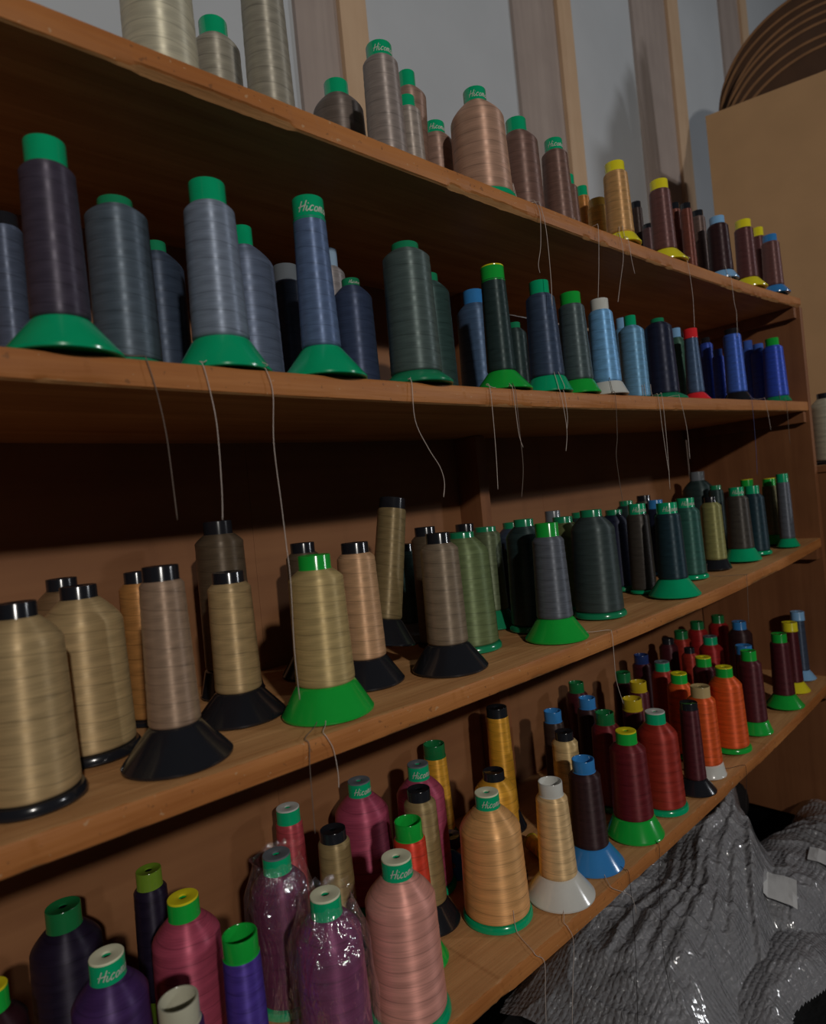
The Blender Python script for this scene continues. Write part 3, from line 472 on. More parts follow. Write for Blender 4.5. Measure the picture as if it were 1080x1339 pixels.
('D36', 3, 'K', 1.2337, 0.5873, 0.172, 0.0253, 0.0286, 0.0178, 0.034, 'orange', 'tancap', 'white', '', 'bright orange thread spool, tan cap, bottom shelf', 0.0, 0.0),
('D37', 3, 'L', 1.422, 0.6636, 0.172, 0.0234, 0.0265, 0.0164, 0.0305, 'maroon', 'green', 'green', 'lip:yellow', 'maroon thread cone, yellow-topped bright green cap, bottom shelf', 0.0, 0.0),
('D38', 3, 'L', 1.3692, 0.597, 0.172, 0.0319, 0.0362, 0.0167, 0.0402, 'orange', 'green', 'green', 'lip:yellow', 'bright orange thread cone, yellow-topped bright green cap, bottom shelf, left of the dark slate one', 0.0, 0.0),
('D39', 3, 'L', 1.5888, 0.7193, 0.172, 0.0275, 0.03, 0.0163, 0.034, 'red', 'teal', 'teal', 'lip:greycap', 'red thread cone, grey-topped emerald green cap, bottom shelf', 0.0, 0.0),
('D40', 3, 'L', 1.785, 0.7816, 0.172, 0.0257, 0.0285, 0.0162, 0.0325, 'red', 'greendim', 'greendim', '', 'red thread cone, dark green cap, bottom shelf, left of the dark slate one', 0.0, 0.0),
('D41', 3, 'L', 1.7121, 0.8065, 0.172, 0.0246, 0.0264, 0.017, 0.0304, 'red', 'greendim', 'greendim', '', 'red thread cone, dark green cap, bottom shelf, right of the dark brown one', 0.0, 0.0),
('D42', 3, 'L', 1.6155, 0.8057, 0.172, 0.0239, 0.0257, 0.0166, 0.0297, 'red_deep', 'greendim', 'greendim', '', 'deep red thread cone, dark green cap, bottom shelf', 0.0, 0.0),
('D43', 3, 'L', 1.539, 0.8034, 0.172, 0.0224, 0.0251, 0.0143, 0.0291, 'maroon_dark', 'black', 'black', '', 'dark maroon thread cone, black cap, bottom shelf', 0.0, 0.0),
('D43b', 3, 'L', 1.503, 0.7327, 0.165, 0.0186, 0.0202, 0.0118, 0.0242, 'red_deep', 'black', 'black', '', 'deep red thread cone, black cap, bottom shelf', 0.0, 0.0),
('D44', 3, 'L', 1.7379, 0.7071, 0.172, 0.0286, 0.0303, 0.017, 0.0343, 'black_brown', 'blue', 'blue', '', 'blackish brown thread cone, blue cap, bottom shelf', 0.0, 0.0),
('D45', 3, 'K', 1.5584, 0.6288, 0.1657, 0.0207, 0.0222, 0.0175, 0.032, 'black_brown', 'blue', 'blue', '', 'blackish brown thread spool, blue cap, bottom shelf', 0.0, 0.0),
('D46', 3, 'K', 1.4784, 0.5878, 0.1785, 0.024, 0.0269, 0.0158, 0.0358, 'maroon', 'green', 'green', '', 'maroon thread spool, bright green cap, bottom shelf, left of the dark slate one', 0.0, 0.0),
('D47', 3, 'K', 1.653, 0.5835, 0.172, 0.0206, 0.0237, 0.0167, 0.0411, 'maroon', 'green', 'green', '', 'maroon thread spool, bright green cap, bottom shelf, right of the cream tan one', 0.0, 0.0),
('D48', 3, 'K', 1.7594, 0.5937, 0.172, 0.0166, 0.0198, 0.0174, 0.033, 'maroon', 'yellow', 'yellow', '', 'maroon thread spool, yellow cap, bottom shelf', 0.0, 0.0),
('D49', 3, 'K', 1.8522, 0.6042, 0.1753, 0.0146, 0.0171, 0.0163, 0.0308, 'slate_dark', 'sky', 'sky', '', 'dark slate thread spool, light blue cap, bottom shelf', 0.0, 0.0),
('D50', 3, 'T', 0.7051, 0.7719, 0.0465, 0.0211, 0.0248, 0.0173, 0.024, 'black_purple', 'navycap', 'black', '', 'blackish purple thread spool, navy cap, bottom shelf', 0.0, 0.0)]
STRANDS=[
('A8', 'w', [[0.7591, 0.5639, 0.4531], [0.7633, 0.5596, 0.4271], [0.7771, 0.5474, 0.4261], [0.7776, 0.5419, 0.4211], [0.7854, 0.5414, 0.4057], [0.7801, 0.5414, 0.3605], [0.7701, 0.5414, 0.3312], [0.7716, 0.5414, 0.3184]]),
('A8', 'w', [[0.762, 0.567, 0.4531], [0.7666, 0.5631, 0.4271], [0.7875, 0.5474, 0.4261], [0.788, 0.5419, 0.4211], [0.7968, 0.5414, 0.3862], [0.7973, 0.5414, 0.3196], [0.7938, 0.5414, 0.2746]]),
('A10', 'w', [[0.9413, 0.5827, 0.4535], [0.9413, 0.5777, 0.4275], [0.9407, 0.5474, 0.4265], [0.9412, 0.5419, 0.4215], [0.933, 0.5414, 0.3673], [0.9198, 0.5414, 0.3044]]),
('A13', 'w', [[1.0448, 0.5621, 0.454], [1.0337, 0.5571, 0.428], [1.0078, 0.5474, 0.427], [1.0083, 0.5419, 0.422], [1.0112, 0.5414, 0.3885], [0.9928, 0.5414, 0.3406], [0.9796, 0.5414, 0.307]]),
('A13', 'w', [[1.0477, 0.5573, 0.4542], [1.038, 0.5498, 0.4282], [1.0324, 0.5474, 0.4272], [1.0329, 0.5419, 0.4222], [1.0383, 0.5414, 0.3872], [1.0443, 0.5414, 0.3647]]),
('A16', 'w', [[1.2527, 0.5494, 0.4392], [1.257, 0.5371, 0.4312], [1.2541, 0.5474, 0.4302], [1.2546, 0.5419, 0.4252], [1.262, 0.5414, 0.37], [1.2606, 0.5414, 0.3328], [1.2566, 0.5414, 0.2983]]),
('A19', 'w', [[1.4717, 0.5561, 0.4622], [1.463, 0.5491, 0.4362], [1.4584, 0.5474, 0.4352], [1.4589, 0.5419, 0.4302], [1.4625, 0.5414, 0.3768], [1.4691, 0.5414, 0.353], [1.4613, 0.5414, 0.3028]]),
('B2', 'g', [[0.1815, 0.5599, 0.1601], [0.1938, 0.5522, 0.1521], [0.2046, 0.5474, 0.1511], [0.2051, 0.5419, 0.1461], [0.2107, 0.5414, 0.1203], [0.2148, 0.5414, 0.0893], [0.2162, 0.5414, 0.0632], [0.2176, 0.5414, 0.011]]),
('B5', 'w', [[0.2709, 0.5614, 0.1597], [0.2603, 0.5514, 0.1517], [0.2539, 0.5474, 0.1507], [0.2544, 0.5419, 0.1457], [0.2584, 0.5414, 0.1227], [0.2616, 0.5414, 0.0899], [0.2603, 0.5414, 0.035], [0.2582, 0.5414, 0.0077]]),
('B5', 'w', [[0.3122, 0.5545, 0.1595], [0.319, 0.5417, 0.1515], [0.3171, 0.5474, 0.1505], [0.3176, 0.5419, 0.1455], [0.3217, 0.5414, 0.1238], [0.3173, 0.5414, 0.076], [0.3191, 0.5414, 0.0173], [0.3201, 0.5414, -0.0194], [0.321, 0.5414, -0.0563], [0.3179, 0.5414, -0.1218], [0.3185, 0.5414, -0.1696]]),
('B11', 'w', [[0.5193, 0.5569, 0.1599], [0.5079, 0.5487, 0.1519], [0.5034, 0.5474, 0.1509], [0.5039, 0.5419, 0.1459], [0.5032, 0.5414, 0.1019], [0.5196, 0.5414, 0.0701], [0.5353, 0.5414, 0.0483], [0.5405, 0.5414, 0.03], [0.5368, 0.5414, 0.012]]),
('B14', 'w', [[0.6842, 0.5661, 0.1612], [0.6722, 0.5606, 0.1532], [0.6393, 0.5474, 0.1522], [0.6398, 0.5419, 0.1472], [0.6396, 0.5414, 0.0949], [0.6383, 0.5414, 0.0555], [0.6356, 0.5414, 0.0161]]),
('B14', 'w', [[0.6931, 0.5548, 0.1619], [0.6849, 0.5444, 0.1539], [0.6857, 0.5474, 0.1529], [0.6862, 0.5419, 0.1479], [0.6888, 0.5414, 0.0905], [0.6954, 0.5414, 0.0699]]),
('B14', 'g', [[0.6955, 0.5531, 0.1619], [0.6884, 0.5419, 0.1539], [0.6906, 0.5474, 0.1529], [0.6911, 0.5419, 0.1479], [0.6912, 0.5414, 0.0956], [0.6915, 0.5414, 0.0442], [0.682, 0.5414, 0.0035]]),
('B16', 'w', [[0.7983, 0.5525, 0.1817], [0.7917, 0.5424, 0.1557], [0.7937, 0.5474, 0.1547], [0.7942, 0.5419, 0.1497], [0.8007, 0.5414, 0.0971], [0.7933, 0.5414, 0.0637]]),
('B16', 'w', [[0.8045, 0.5495, 0.1818], [0.8006, 0.538, 0.1558], [0.8031, 0.5474, 0.1548], [0.8036, 0.5419, 0.1498], [0.8054, 0.5414, 0.114], [0.8004, 0.5414, 0.0949]]),
('B18', 'g', [[0.9545, 0.5549, 0.1848], [0.9459, 0.5471, 0.1588], [0.9439, 0.5474, 0.1578], [0.9444, 0.5419, 0.1528], [0.9375, 0.5414, 0.0867], [0.9286, 0.5414, 0.0501], [0.936, 0.5414, -0.0235]]),
('B19', 'w', [[1.1158, 0.5848, 0.1883], [1.1128, 0.5808, 0.1623], [1.0862, 0.5474, 0.1613], [1.0867, 0.5419, 0.1563], [1.0895, 0.5414, 0.101], [1.0972, 0.5414, 0.0267]]),
('B19', 'w', [[1.1193, 0.5826, 0.1887], [1.117, 0.5781, 0.1627], [1.1, 0.5474, 0.1617], [1.1005, 0.5419, 0.1567], [1.101, 0.5414, 0.074], [1.0961, 0.5414, -0.007]]),
('B19', 'w', [[1.1441, 0.5833, 0.1905], [1.1467, 0.5791, 0.1645], [1.1671, 0.5474, 0.1635], [1.1676, 0.5419, 0.1585], [1.1836, 0.5414, 0.1022], [1.1842, 0.5414, 0.0454]]),
('B25', 'b', [[1.562, 0.5835, 0.1827], [1.5524, 0.5767, 0.1747], [1.5083, 0.5474, 0.1737], [1.5088, 0.5419, 0.1687], [1.5065, 0.5414, 0.073], [1.4987, 0.5414, 0.0062]]),
('B25', 'w', [[1.5861, 0.5726, 0.1852], [1.5873, 0.5609, 0.1772], [1.5889, 0.5474, 0.1762], [1.5894, 0.5419, 0.1712], [1.6048, 0.5414, 0.1043]]),
('B28', 'g', [[1.7647, 0.5685, 0.2073], [1.7585, 0.5651, 0.1813], [1.7228, 0.5474, 0.1803], [1.7233, 0.5419, 0.1753], [1.7211, 0.5414, 0.0725]]),
('C10', 'w', [[0.3668, 0.574, -0.2004], [0.3572, 0.5616, -0.2084], [0.3446, 0.5474, -0.2094], [0.3451, 0.5419, -0.2144], [0.3507, 0.5414, -0.2277], [0.3534, 0.5414, -0.2515], [0.3526, 0.5414, -0.2664]]),
('C10', 'g', [[0.3616, 0.5789, -0.2001], [0.3499, 0.5685, -0.2081], [0.3238, 0.5474, -0.2091], [0.3243, 0.5419, -0.2141], [0.3224, 0.5414, -0.2334], [0.3216, 0.5414, -0.2626], [0.3209, 0.5414, -0.2992]]),
('C20', 'w', [[0.8295, 0.5731, -0.2022], [0.8416, 0.5644, -0.2102], [0.8679, 0.5474, -0.2112], [0.8684, 0.5419, -0.2162], [0.8674, 0.5414, -0.253], [0.8677, 0.5414, -0.2882], [0.8807, 0.5414, -0.3269]]),
('C29', 'g', [[1.3645, 0.6094, -0.1719], [1.3668, 0.6039, -0.1979], [1.3913, 0.5474, -0.1989], [1.3918, 0.5419, -0.2039], [1.3841, 0.5414, -0.2587], [1.3788, 0.5414, -0.2973]]),
('D19', 'w', [[0.6378, 0.5871, -0.5467], [0.6361, 0.5823, -0.5727], [0.6225, 0.5474, -0.5737], [0.623, 0.5419, -0.5787], [0.6377, 0.5414, -0.5951], [0.6332, 0.5414, -0.634], [0.6291, 0.5414, -0.6701]]),
('D20', 'w', [[0.7181, 0.5669, -0.5648], [0.7064, 0.5569, -0.5728], [0.6927, 0.5474, -0.5738], [0.6932, 0.5419, -0.5788], [0.7016, 0.5414, -0.6027], [0.6908, 0.5414, -0.6569], [0.6806, 0.5414, -0.7075]]),
('D23', 'w', [[0.8233, 0.57, -0.5646], [0.8145, 0.5577, -0.5726], [0.8058, 0.5474, -0.5736], [0.8063, 0.5419, -0.5786], [0.8509, 0.5414, -0.611], [0.8608, 0.5414, -0.6426]]),
('D23', 'k', [[0.8488, 0.5636, -0.5643], [0.8506, 0.5485, -0.5723], [0.851, 0.5474, -0.5733], [0.8515, 0.5419, -0.5783], [0.8515, 0.5414, -0.6438], [0.8459, 0.5414, -0.722], [0.8354, 0.5414, -0.8023]]),
('D27', 'k', [[0.9501, 0.5579, -0.5634], [0.9457, 0.5439, -0.5714], [0.9462, 0.5474, -0.5724], [0.9467, 0.5419, -0.5774], [0.9339, 0.5414, -0.6356], [0.9279, 0.5414, -0.7428], [0.9423, 0.5414, -0.8246]]),
('D36', 'k', [[1.2587, 0.5713, -0.5376], [1.2649, 0.5674, -0.5636], [1.2993, 0.5474, -0.5646], [1.2998, 0.5419, -0.5696], [1.2928, 0.5414, -0.6058], [1.2794, 0.5414, -0.646]])]
def make_spool(row):
    (sid, k, st, X, Y, H, rt, rb, rc, R, th, cap, base, op, label, dz, tilt) = row
    dist = math.hypot(X, Y); seg = 64 if dist < .9 else 44
    root = empty('thread_cone' if st in 'LM' else 'thread_spool', (X, Y, max(top(k, X - R), top(k, X), top(k, X + R)) + .0009 + dz), (0, tilt, 0))
    tag(root, label, 'spool', 'thread spools on the %s shelf' % ['top', 'second', 'third', 'bottom'][k])
    s = H / .172
    hc = (.013 if cap == 'black' else .008 if 'short' in op else .011 if cap == 'tealdim' else .0155 if sid == 'C10' else .020) * s
    if st == 'K':
        hb = min(.033, .026 * R / .045 + .004) * s
        bp = [(0, .0004), (R * .8, .0004), (R - .001, 0), (R, .0008), (R, .0028), (R - .0012, .0042), (rb + .0012, hb - .002), (rb - .001, hb), (rb - .004, hb + .001), (0, hb + .001)]
    elif st == 'M':
        hb = .015 * s
        bp = [(0, .0004), (R - .001, 0), (R, .001), (R, .0035), (R - .002, .006), (rb - .001, hb), (rb - .004, hb + .0005), (0, hb + .0005)]
    elif st == 'L':
        hb = .0095 * s
        bp = [(0, .0004), (R - .001, 0), (R, .001), (R - .0002, .0055), (R - .0022, .0085), (rb - .003, hb), (0, hb + .0003)]
    else:
        hb = .0065
        bp = [(0, .0004), (R - .0008, 0), (R, .001), (R - .0004, .0045), (rb - .002, hb), (0, hb + .0003)]
    lobj('base', bp, plast(base), root, seg)
    z1 = H - hc
    dr = max(0, rt - rc)
    sh = dr * 1.15 if st in 'LMC' else min(dr * .75, .02) + .0015
    if st == 'M': sh = dr * .8
    y = lobj('winding', body_prof(hb, z1, rb, rt, rc, sh, 34, hash(sid) % 1 + len(label) * 7 + int(X * 1e4)), thread_mat(th), root, seg, 1.2)
    # cap
    if st == 'M' or 'rim' in op: c0 = z1 - .002
    else: c0 = z1 - .002
    if 'open' in op:
        cp = [(rc - .0022, H - .030), (rc - .0022, H - .001), (rc - .0016, H), (rc - .0004, H), (rc, H - .0008), (rc, H - hc + .001), (rc + .0008, H - hc), (rc + .0008, c0), (rc - .002, c0 - .001)]
        c = lobj('cap', cp, plast(cap), root, seg)
        lobj('tube_shade', [(0, H - .030), (rc - .0022, H - .030)], m_dark, c, 24)  # black disc standing in for the shade down the tube
    else:
        lip = [x for x in op.split(',') if x.startswith('lip:')]
        hr = .0046
        zt = H - (.0016 if lip else 0)
        cp = [(0, zt - .008), (hr, zt - .008), (hr, zt - .0007), (hr + .0006, zt - .0004), (rc - .0022, zt - .0004), (rc - .0016, zt), (rc - .0004, zt), (rc, zt - .0008), (rc, H - hc + .001), (rc + .0006, H - hc), (rc + .0006, c0), (rc - .002, c0 - .001)]
        c = lobj('cap', cp, plast(cap), root, seg)
        lobj('hole_shade', [(0, zt - .0022), (hr - .0001, zt - .0022)], m_dark, c, 16)  # black disc just below the cap top, painting the hole's shade
        if lip:
            lc = lip[0].split(':')[1]
            d = lobj('cap_disc', [(hr, zt - .0003), (hr, H - .0002), (hr + .0005, H), (rc - .0008, H), (rc - .0002, H - .0006), (rc - .0002, zt - .0003)], plast(lc), c, seg)
    if 'logo' in op:
        lettering(c, H, hc, rc, math.atan2(-Y, -X) + .5)
    SP[sid] = (root, row)
    return root
for row in ROWS: make_spool(row)

# loose thread ends hang from the spools over the shelf edge
m_strand = {'w': plain('strand_pale', (205, 190, 180), .6), 'g': plain('strand_grey', (120, 105, 95), .6), 'b': plain('strand_blue', (70, 80, 130), .6), 'k': plain('strand_dark', (40, 34, 34), .6)}
for sid, c, pts in STRANDS:
    root, row = SP[sid]
    o = obj('loose_thread', tube_bm(catmull(pts, 6), .00042, 5), m_strand[c], root)
    o.matrix_parent_inverse = Matrix.LocRotScale(root.location, root.rotation_euler, None).inverted()
    smooth(o)

# small spools lying on their side on the bottom shelf
def lying(x, y, r, ln, th, cap, yaw, label, k=3, flange=None):
    R = flange or r + .0015
    root = empty('thread_spool', (x, y, top(k, x) + .0003 + R), (0, PI / 2, yaw))
    tag(root, label, 'spool', 'thread spools on the bottom shelf')
    lobj('winding', [(0, .003)] + [(r - .001, .003)] + [(r + .0002 * math.sin(i * 3), .004 + (ln - .008) * i / 14) for i in range(15)] + [(r - .001, ln - .003), (0, ln - .003)], thread_mat(th), root, 36)
    lobj('base', [(.004, 0), (R - .0004, 0), (R, .0006), (R, .0026), (R - .0004, .0032), (.004, .0032)], plast(cap), root, 36)
    lobj('cap', [(.004, ln - .003), (r, ln - .003), (r + .0008, ln - .002), (r + .0008, ln), (.004, ln)], plast(cap), root, 36)
lying(.745, .790, .0125, .055, 'gold', 'mustardcap', .25, 'small orange-gold spool lying on its side behind the open white one')
lying(.800, .655, .0125, .045, 'gold', 'yellowdim', 1.2, 'small golden spool lying on its side beside the light sand spool')
lying(.672, .735, .0110, .050, 'amber', 'blue', .3, 'small amber spool with wide blue flange lying behind the apricot cone', 3, .024)

# clear plastic bags over two cones on the bottom shelf
def bag_mat():
    m = bpy.data.materials.new('clear_film'); m.use_nodes = True; t = m.node_tree; t.nodes.remove(t.nodes['Principled BSDF'])
    tr = N(t, 'ShaderNodeBsdfTransparent'); tr.inputs[0].default_value = (.975, .975, .98, 1)
    gl = N(t, 'ShaderNodeBsdfGlossy'); gl.inputs['Roughness'].default_value = .09; gl.inputs[0].default_value = (.9, .9, .9, 1)
    df = N(t, 'ShaderNodeBsdfDiffuse'); df.inputs[0].default_value = (.5, .5, .52, 1)
    fr = N(t, 'ShaderNodeFresnel'); fr.inputs[0].default_value = 1.5
    tc = N(t, 'ShaderNodeTexCoord'); mp = N(t, 'ShaderNodeMapping'); mp.inputs['Scale'].default_value = (34, 34, 9)
    n = N(t, 'ShaderNodeTexNoise'); n.inputs['Scale'].default_value = 1.6; n.inputs['Detail'].default_value = 4; n.inputs['Distortion'].default_value = 1.2
    L(t, tc.outputs['Object'], mp.inputs[0]); L(t, mp.outputs[0], n.inputs['Vector'])
    bp = N(t, 'ShaderNodeBump'); bp.inputs['Strength'].default_value = 1.0; bp.inputs['Distance'].default_value = .014; L(t, n.outputs[0], bp.inputs['Height'])
    for x in (gl, df, fr): L(t, bp.outputs[0], x.inputs['Normal'])
    m1 = N(t, 'ShaderNodeMixShader'); m1.inputs[0].default_value = .035; L(t, tr.outputs[0], m1.inputs[1]); L(t, df.outputs[0], m1.inputs[2])
    m2 = N(t, 'ShaderNodeMixShader'); L(t, math_n(t, 'MULTIPLY_ADD', fr.outputs[0], 1.0, .02), m2.inputs[0]); L(t, m1.outputs[0], m2.inputs[1]); L(t, gl.outputs[0], m2.inputs[2])
    gl.inputs[0].default_value = (.22, .22, .23, 1)
    ad = N(t, 'ShaderNodeAddShader'); L(t, m1.outputs[0], ad.inputs[0]); L(t, gl.outputs[0], ad.inputs[1]); t.nodes.remove(m2)
    L(t, ad.outputs[0], t.nodes['Material Output'].inputs[0]); return m
m_film = bag_mat()
def bag(sid, label, seed, extra=-.005):
    root, row = SP[sid]; H = row[5]; R = row[9]; rc = row[8]; rt = row[6]
    n = 96; rings = []; bm = bmesh.new(); m = 46; ztop = H + .004 + extra
    for i in range(m + 1):
        u = i / m; z = .0006 + (ztop - .0006) * u; ring = []
        for j in range(n):
            a = 2 * PI * j / n
            env = R + .0025 if z < H * .72 else None
            if env is None:
                v = (z - H * .72) / (ztop - H * .72)
                env = (R + .0025) * (1 - v) ** 1.0 + (rc + .009) * v if v < .9 else rc + .009 + (v - .9) * .05
                env = max(env, (rt + .002) if z < H * .78 else rc + .005)
            f = noise.noise(Vector((math.cos(a) * 2.2, math.sin(a) * 2.2, z * 16 + seed)))
            g = noise.noise(Vector((math.cos(a) * 6, math.sin(a) * 6, z * 30 + seed * 3)))
            r = env + max(-.0012, f * .006 + g * .0025) * (1.0 if z > .01 else .2)
            zz = z + (g * .006 + f * .005 if i == m else 0)
            ring.append(bm.verts.new((r * math.cos(a), r * math.sin(a), zz)))
        rings.append(ring)
    for A, B in zip(rings, rings[1:]):
        for j in range(n): bm.faces.new((A[j], A[(j + 1) % n], B[(j + 1) % n], B[j]))
    o = obj('plastic_bag', bm, m_film); o.location = root.location; smooth(o)
    tag(o, label, 'bag')
bag('D7', 'clear plastic bag over the dark magenta cone on the bottom shelf', 3)
bag('D10', 'clear plastic bag over the cream-topped magenta plum cone in front', 9)

# ------------------------------------------------------------ beyond the shelves: cabinet, cone, cardboard box, discs
cab = empty('side_cabinet', (2.3, .62, -1.30)); tag(cab, 'reddish brown wooden cabinet standing right of the shelving under the box', 'cabinet')
def pc(o): o.location = -Vector(cab.location); return o
pc(obj('top', box_bm(XE + .03, 3.3, .16, 1.265, -.004, .014), m_end, cab))
pc(obj('side_panel', box_bm(XE + .035, XE + .055, .17, 1.26, -1.2995, -.0045), m_end, cab))
pc(obj('side_panel', box_bm(3.27, 3.29, .17, 1.26, -1.2995, -.0045), m_end, cab))
pc(obj('dark_sheet', box_bm(XE + .024, XE + .034, .17, 1.26, -1.2995, -.93, .001), m_dark, cab))  # black sheet added to keep the area below the end panel dark
pc(obj('door', box_bm(XE + .058, 3.267, .175, .193, -1.28, -.008), m_end, cab))
r = ('S1', 3, 'L', 1.992, .535, .19, .036, .038, .0165, .041, 'cream', 'black', 'black', '', 'pale cream thread cone, black cap and base, beyond the shelving at right', 0, 0)
_top = top
def top(k, X): return .0145
make_spool(r)
top = _top
SP['S1'][0]['group'] = 'thread cones'
del SP['S1'][0]['group']

bx = empty('cardboard_box', (2.556, .986, .0145), (0, 0, math.radians(-75)))
tag(bx, 'tall open cardboard box holding round brown discs, right of the top shelf', 'box')
LB, DB, HB = .80, .52, 1.361
# local x runs along the face seen, local y to the right of the picture
obj('side_wall', box_bm(0, LB, 0, .006, 0, HB, .001), m_card, bx)
obj('side_wall', box_bm(0, LB, DB - .006, DB, 0, HB, .001), m_card, bx)
obj('side_wall', box_bm(0, .006, .0065, DB - .0065, 0, HB, .001), m_card, bx)
obj('side_wall', box_bm(LB - .006, LB, .0065, DB - .0065, 0, HB, .001), m_card, bx)
obj('bottom', box_bm(.007, LB - .007, .0065, DB - .0065, 0, .006, .001), m_cardin, bx)
Mb = Matrix.Translation(bx.location) @ Matrix.Rotation(math.radians(-75), 4, 'Z')
NAMES = ['nearest', 'second nearest', 'third nearest', 'middle', 'third from the back', 'second from the back', 'rearmost']
for i in range(7):
    rr = .374 - .005 * ((i * 5) % 3)
    lx = .400 - .005 * ((i * 3) % 4); ly = .06 + i * .042; zc = 1.110 + i * .060
    loc = Mb @ Vector((lx, ly, zc))
    root_ = empty('round_disc')
    o = root_
    lobj('disc_face', [(0, -.006), (rr - .0125, -.006), (rr - .0125, .006), (0, .006)], m_disc, root_, 96, .5)
    lobj('rim', [(rr - .012, -.0075), (rr - .003, -.0075), (rr, -.004), (rr, .004), (rr - .003, .0075), (rr - .012, .0075), (rr - .0124, 0)], m_rim, root_, 96, .5)
    o.location = loc
    o.rotation_euler = (Matrix.Rotation(math.radians(-75), 3, 'Z') @ Matrix.Rotation(math.radians(90 + 2 + (i * 37 % 5) - 2), 3, 'X')).to_euler()
    tag(o, 'brown round board disc standing in the cardboard box, %s of seven' % NAMES[i], 'disc', 'round discs in the cardboard box')

# ------------------------------------------------------------ below: black sacks, bubble wrap
def lump(name, c, rad, seed, amp, m, label, cat, sub=5, pw=.8):
    bm = bmesh.new(); bmesh.ops.create_icosphere(bm, subdivisions=sub, radius=1)
    for v in bm.verts:
        d = v.co.normalized(); s = Vector([math.copysign(abs(x) ** pw, x) for x in d])
        f = noise.fractal(d * 2.2 + Vector((seed, 0, 0)), 1.0, 2.0, 5)
        g = 1 - abs(noise.noise(d * 4 + Vector((0, seed, 0)))) * 2
        s *= 1 + amp * f + amp * .5 * g * .5
        v.co = Vector((s.x * rad[0], s.y * rad[1], max(s.z, -1) * rad[2]))
    zm = min(v.co.z for v in bm.verts)
    o = obj(name, bm, m); o.location = (c[0], c[1], c[2]); smooth(o)
    o.location.z = -1.2995 - zm
    tag(o, label, cat); return o
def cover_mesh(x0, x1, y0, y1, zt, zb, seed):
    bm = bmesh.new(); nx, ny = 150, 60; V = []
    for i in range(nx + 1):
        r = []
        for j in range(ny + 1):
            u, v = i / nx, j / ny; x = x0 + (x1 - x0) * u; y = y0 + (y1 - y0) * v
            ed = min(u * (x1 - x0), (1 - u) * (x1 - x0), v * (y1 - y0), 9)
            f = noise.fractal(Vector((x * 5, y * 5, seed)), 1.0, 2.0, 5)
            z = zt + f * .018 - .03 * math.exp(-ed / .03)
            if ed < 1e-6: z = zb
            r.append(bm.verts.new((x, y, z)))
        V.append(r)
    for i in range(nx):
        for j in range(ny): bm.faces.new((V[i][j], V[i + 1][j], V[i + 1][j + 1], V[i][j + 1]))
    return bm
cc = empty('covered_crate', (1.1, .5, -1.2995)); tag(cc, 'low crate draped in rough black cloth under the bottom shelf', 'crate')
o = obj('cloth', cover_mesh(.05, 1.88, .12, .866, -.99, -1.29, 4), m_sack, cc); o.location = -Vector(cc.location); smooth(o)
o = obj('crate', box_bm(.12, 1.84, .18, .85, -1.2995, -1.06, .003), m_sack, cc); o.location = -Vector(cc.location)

def lump(name, c, rad, seed, amp, m, label, cat, zb):
    bm = bmesh.new(); bmesh.ops.create_icosphere(bm, subdivisions=5, radius=1)
    for v in bm.verts:
        d = v.co.normalized(); s = Vector([math.copysign(abs(x) ** .8, x) for x in d])
        s *= 1 + amp * noise.fractal(d * 2.2 + Vector((seed, 0, 0)), 1.0, 2.0, 5)
        v.co = Vector((s.x * rad[0], s.y * rad[1], s.z * rad[2]))
    zm = min(v.co.z for v in bm.verts)
    o = obj(name, bm, m); o.location = (c[0], c[1], zb - zm); smooth(o)
    tag(o, label, cat); return o
lump('black_sack', (1.715, .800), (.150, .046, .062), 2.0, .10, m_sack, 'small black sack behind the bubble wrap, under the right end of shelves', 'sack', -.955)
def bubble_mat():
    m, t, b = mat('bubble_film')
    tc = N(t, 'ShaderNodeTexCoord'); v = N(t, 'ShaderNodeTexVoronoi'); v.inputs['Scale'].default_value = 95; v.inputs['Randomness'].default_value = .25
    L(t, tc.outputs['Object'], v.inputs['Vector'])
    n = N(t, 'ShaderNodeTexNoise'); n.inputs['Scale'].default_value = 70; n.inputs['Detail'].default_value = 8; n.inputs['Distortion'].default_value = 1.5
    L(t, tc.outputs['Object'], n.inputs['Vector'])
    h = math_n(t, 'ADD', math_n(t, 'MULTIPLY', v.outputs['Distance'], -1.0), math_n(t, 'MULTIPLY', n.outputs[0], 1.0))
    bp = N(t, 'ShaderNodeBump'); bp.inputs['Strength'].default_value = .8; bp.inputs['Distance'].default_value = .006; L(t, h, bp.inputs['Height']); L(t, bp.outputs[0], b.inputs['Normal'])
    b.inputs['Base Color'].default_value = (.50, .50, .53, 1); b.inputs['Roughness'].default_value = .13; b.inputs['Coat Weight'].default_value = .8; b.inputs['Coat Roughness'].default_value = .08; b.inputs['Specular IOR Level'].default_value = .9
    b.inputs['Alpha'].default_value = .55
    return m
m_bub = bubble_mat()
def seg_d(x, y, a, b):
    ax, ay = a; bx_, by = b; dx, dy = bx_ - ax, by - ay; t = max(0, min(1, ((x - ax) * dx + (y - ay) * dy) / (dx * dx + dy * dy)))
    return math.hypot(x - ax - t * dx, y - ay - t * dy), t
ZW = -.965
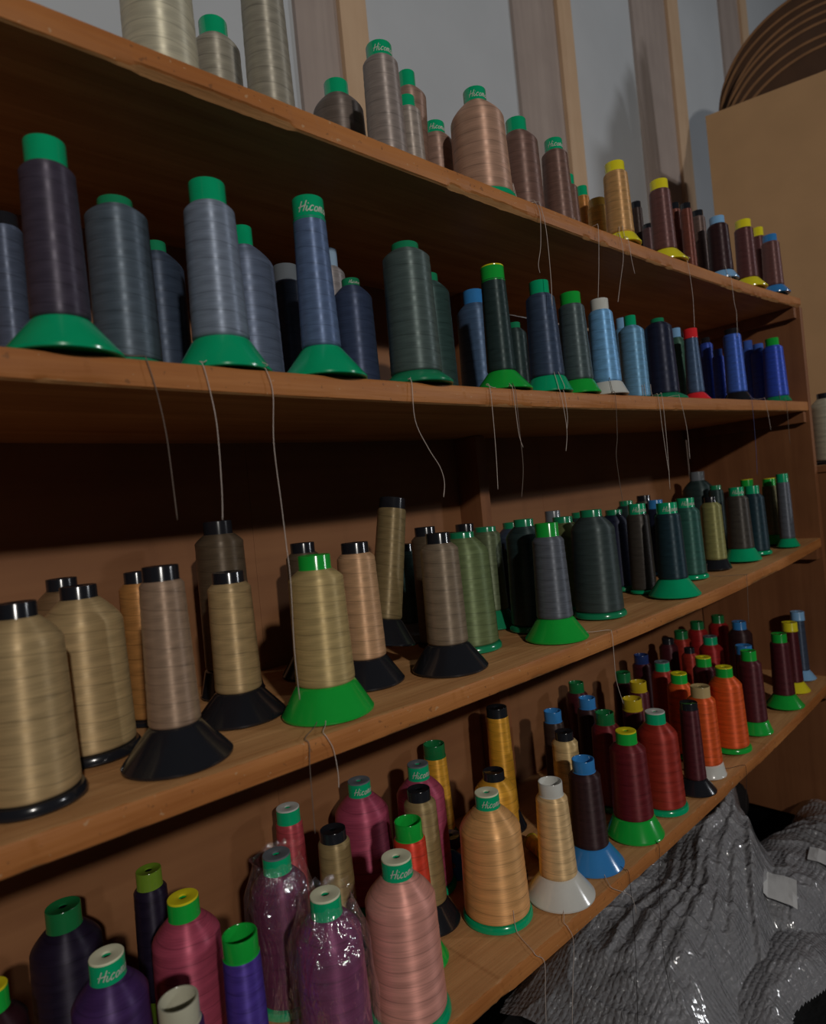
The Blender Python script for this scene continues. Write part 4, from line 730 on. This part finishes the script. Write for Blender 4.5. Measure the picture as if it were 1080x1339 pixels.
def wrap_h(x, y):
    g = lambda cx, cy, sx, sy, h, p=4: h * math.exp(-abs((x - cx) / sx) ** p - abs((y - cy) / sy) ** p)
    z = g(1.22, .69, .34, .155, .13) + g(1.50, .69, .16, .11, .07, 2)
    # pleats running from the twisted end down to the near left
    for (a, b, h, wd) in (((1.60, .71), (1.02, .66), .030, .016), ((1.60, .70), (1.08, .60), .034, .018), ((1.60, .69), (1.16, .54), .028, .015), ((1.56, .66), (1.26, .52), .024, .018), ((1.5, .76), (.98, .76), .02, .02), ((1.58, .67), (1.20, .50), .020, .010), ((1.60, .705), (1.05, .63), .022, .009), ((1.6, .715), (1.0, .70), .020, .010), ((1.6, .695), (1.12, .57), .022, .009)):
        d, t = seg_d(x, y, a, b); z += h * math.exp(-(d / wd) ** 2) * (1 - .55 * t)
    z += g(1.60, .715, .06, .04, .06, 2)
    d, t = seg_d(x, y, (1.44, .575), (1.90, .56))
    if d < .105: z = max(z, math.sqrt(.105 ** 2 - d * d) * .85 + .012)
    z = max(z, g(1.27, .50, .17, .055, .05))
    f = noise.fractal(Vector((x * 8, y * 8, 1)), 1.0, 2.0, 4)
    rr = 1 - abs(noise.noise(Vector((x * 16 + y * 10, y * 9 - x * 6, 5)))) * 2.2
    z += (f * .008 + max(rr, 0) ** 3 * .008) * min(1, z * 12)
    bub = math.sin(x * 540 + y * 300) * math.sin(y * 600 - x * 120)
    return z + max(0, bub) * .0005 * (1 if z > .02 else 0)
bw = empty('bubble_wrap', (1.45, .6, ZW)); tag(bw, 'crumpled heap of clear bubble wrap under the bottom shelf at right', 'packaging')
def wrap_mesh():
    bm = bmesh.new(); nx, ny = 430, 200; x0, x1, y0, y1 = .86, 1.878, .385, .862; V = []
    for i in range(nx + 1):
        row = []
        for j in range(ny + 1):
            x = x0 + (x1 - x0) * i / nx; y = y0 + (y1 - y0) * j / ny
            e = noise.noise(Vector((x * 7, y * 7, 2))) * .025
            row.append((x - 1.45, y - .6, wrap_h(x + e, y + e)))
        V.append(row)
    vv = [[bm.verts.new(p) for p in r] for r in V]
    for i in range(nx):
        for j in range(ny):
            if V[i][j][0] > .06 and V[i][j][1] > .132: continue
            if max(V[i][j][2], V[i + 1][j][2], V[i][j + 1][2], V[i + 1][j + 1][2]) > .012:
                bm.faces.new((vv[i][j], vv[i + 1][j], vv[i + 1][j + 1], vv[i][j + 1]))
    for v in [v for v in bm.verts if not v.link_faces]: bm.verts.remove(v)
    return bm
o = obj('film', wrap_mesh(), m_bub, bw); smooth(o)
def sticker(cx, cy, hw, hh, rot):
    bm = bmesh.new(); n = 8; V = []
    for i in range(n + 1):
        r = []
        for j in range(n + 1):
            u = (i / n - .5) * 2 * hw; v = (j / n - .5) * 2 * hh
            x = cx + u * math.cos(rot) - v * math.sin(rot); y = cy + u * math.sin(rot) + v * math.cos(rot)
            e = noise.noise(Vector((x * 7, y * 7, 2))) * .025
            r.append(bm.verts.new((x - 1.45, y - .6, wrap_h(x + e, y + e) * .5 + .5 * wrap_h(cx, cy) + .006)))
        V.append(r)
    for i in range(n):
        for j in range(n): bm.faces.new((V[i][j], V[i + 1][j], V[i + 1][j + 1], V[i][j + 1]))
    o = obj('paper_label', bm, m_label, bw); tag(o, 'white paper label')
sticker(1.42, .545, .036, .030, .3)
sticker(1.60, .52, .030, .024, .2)
#@LABELS@
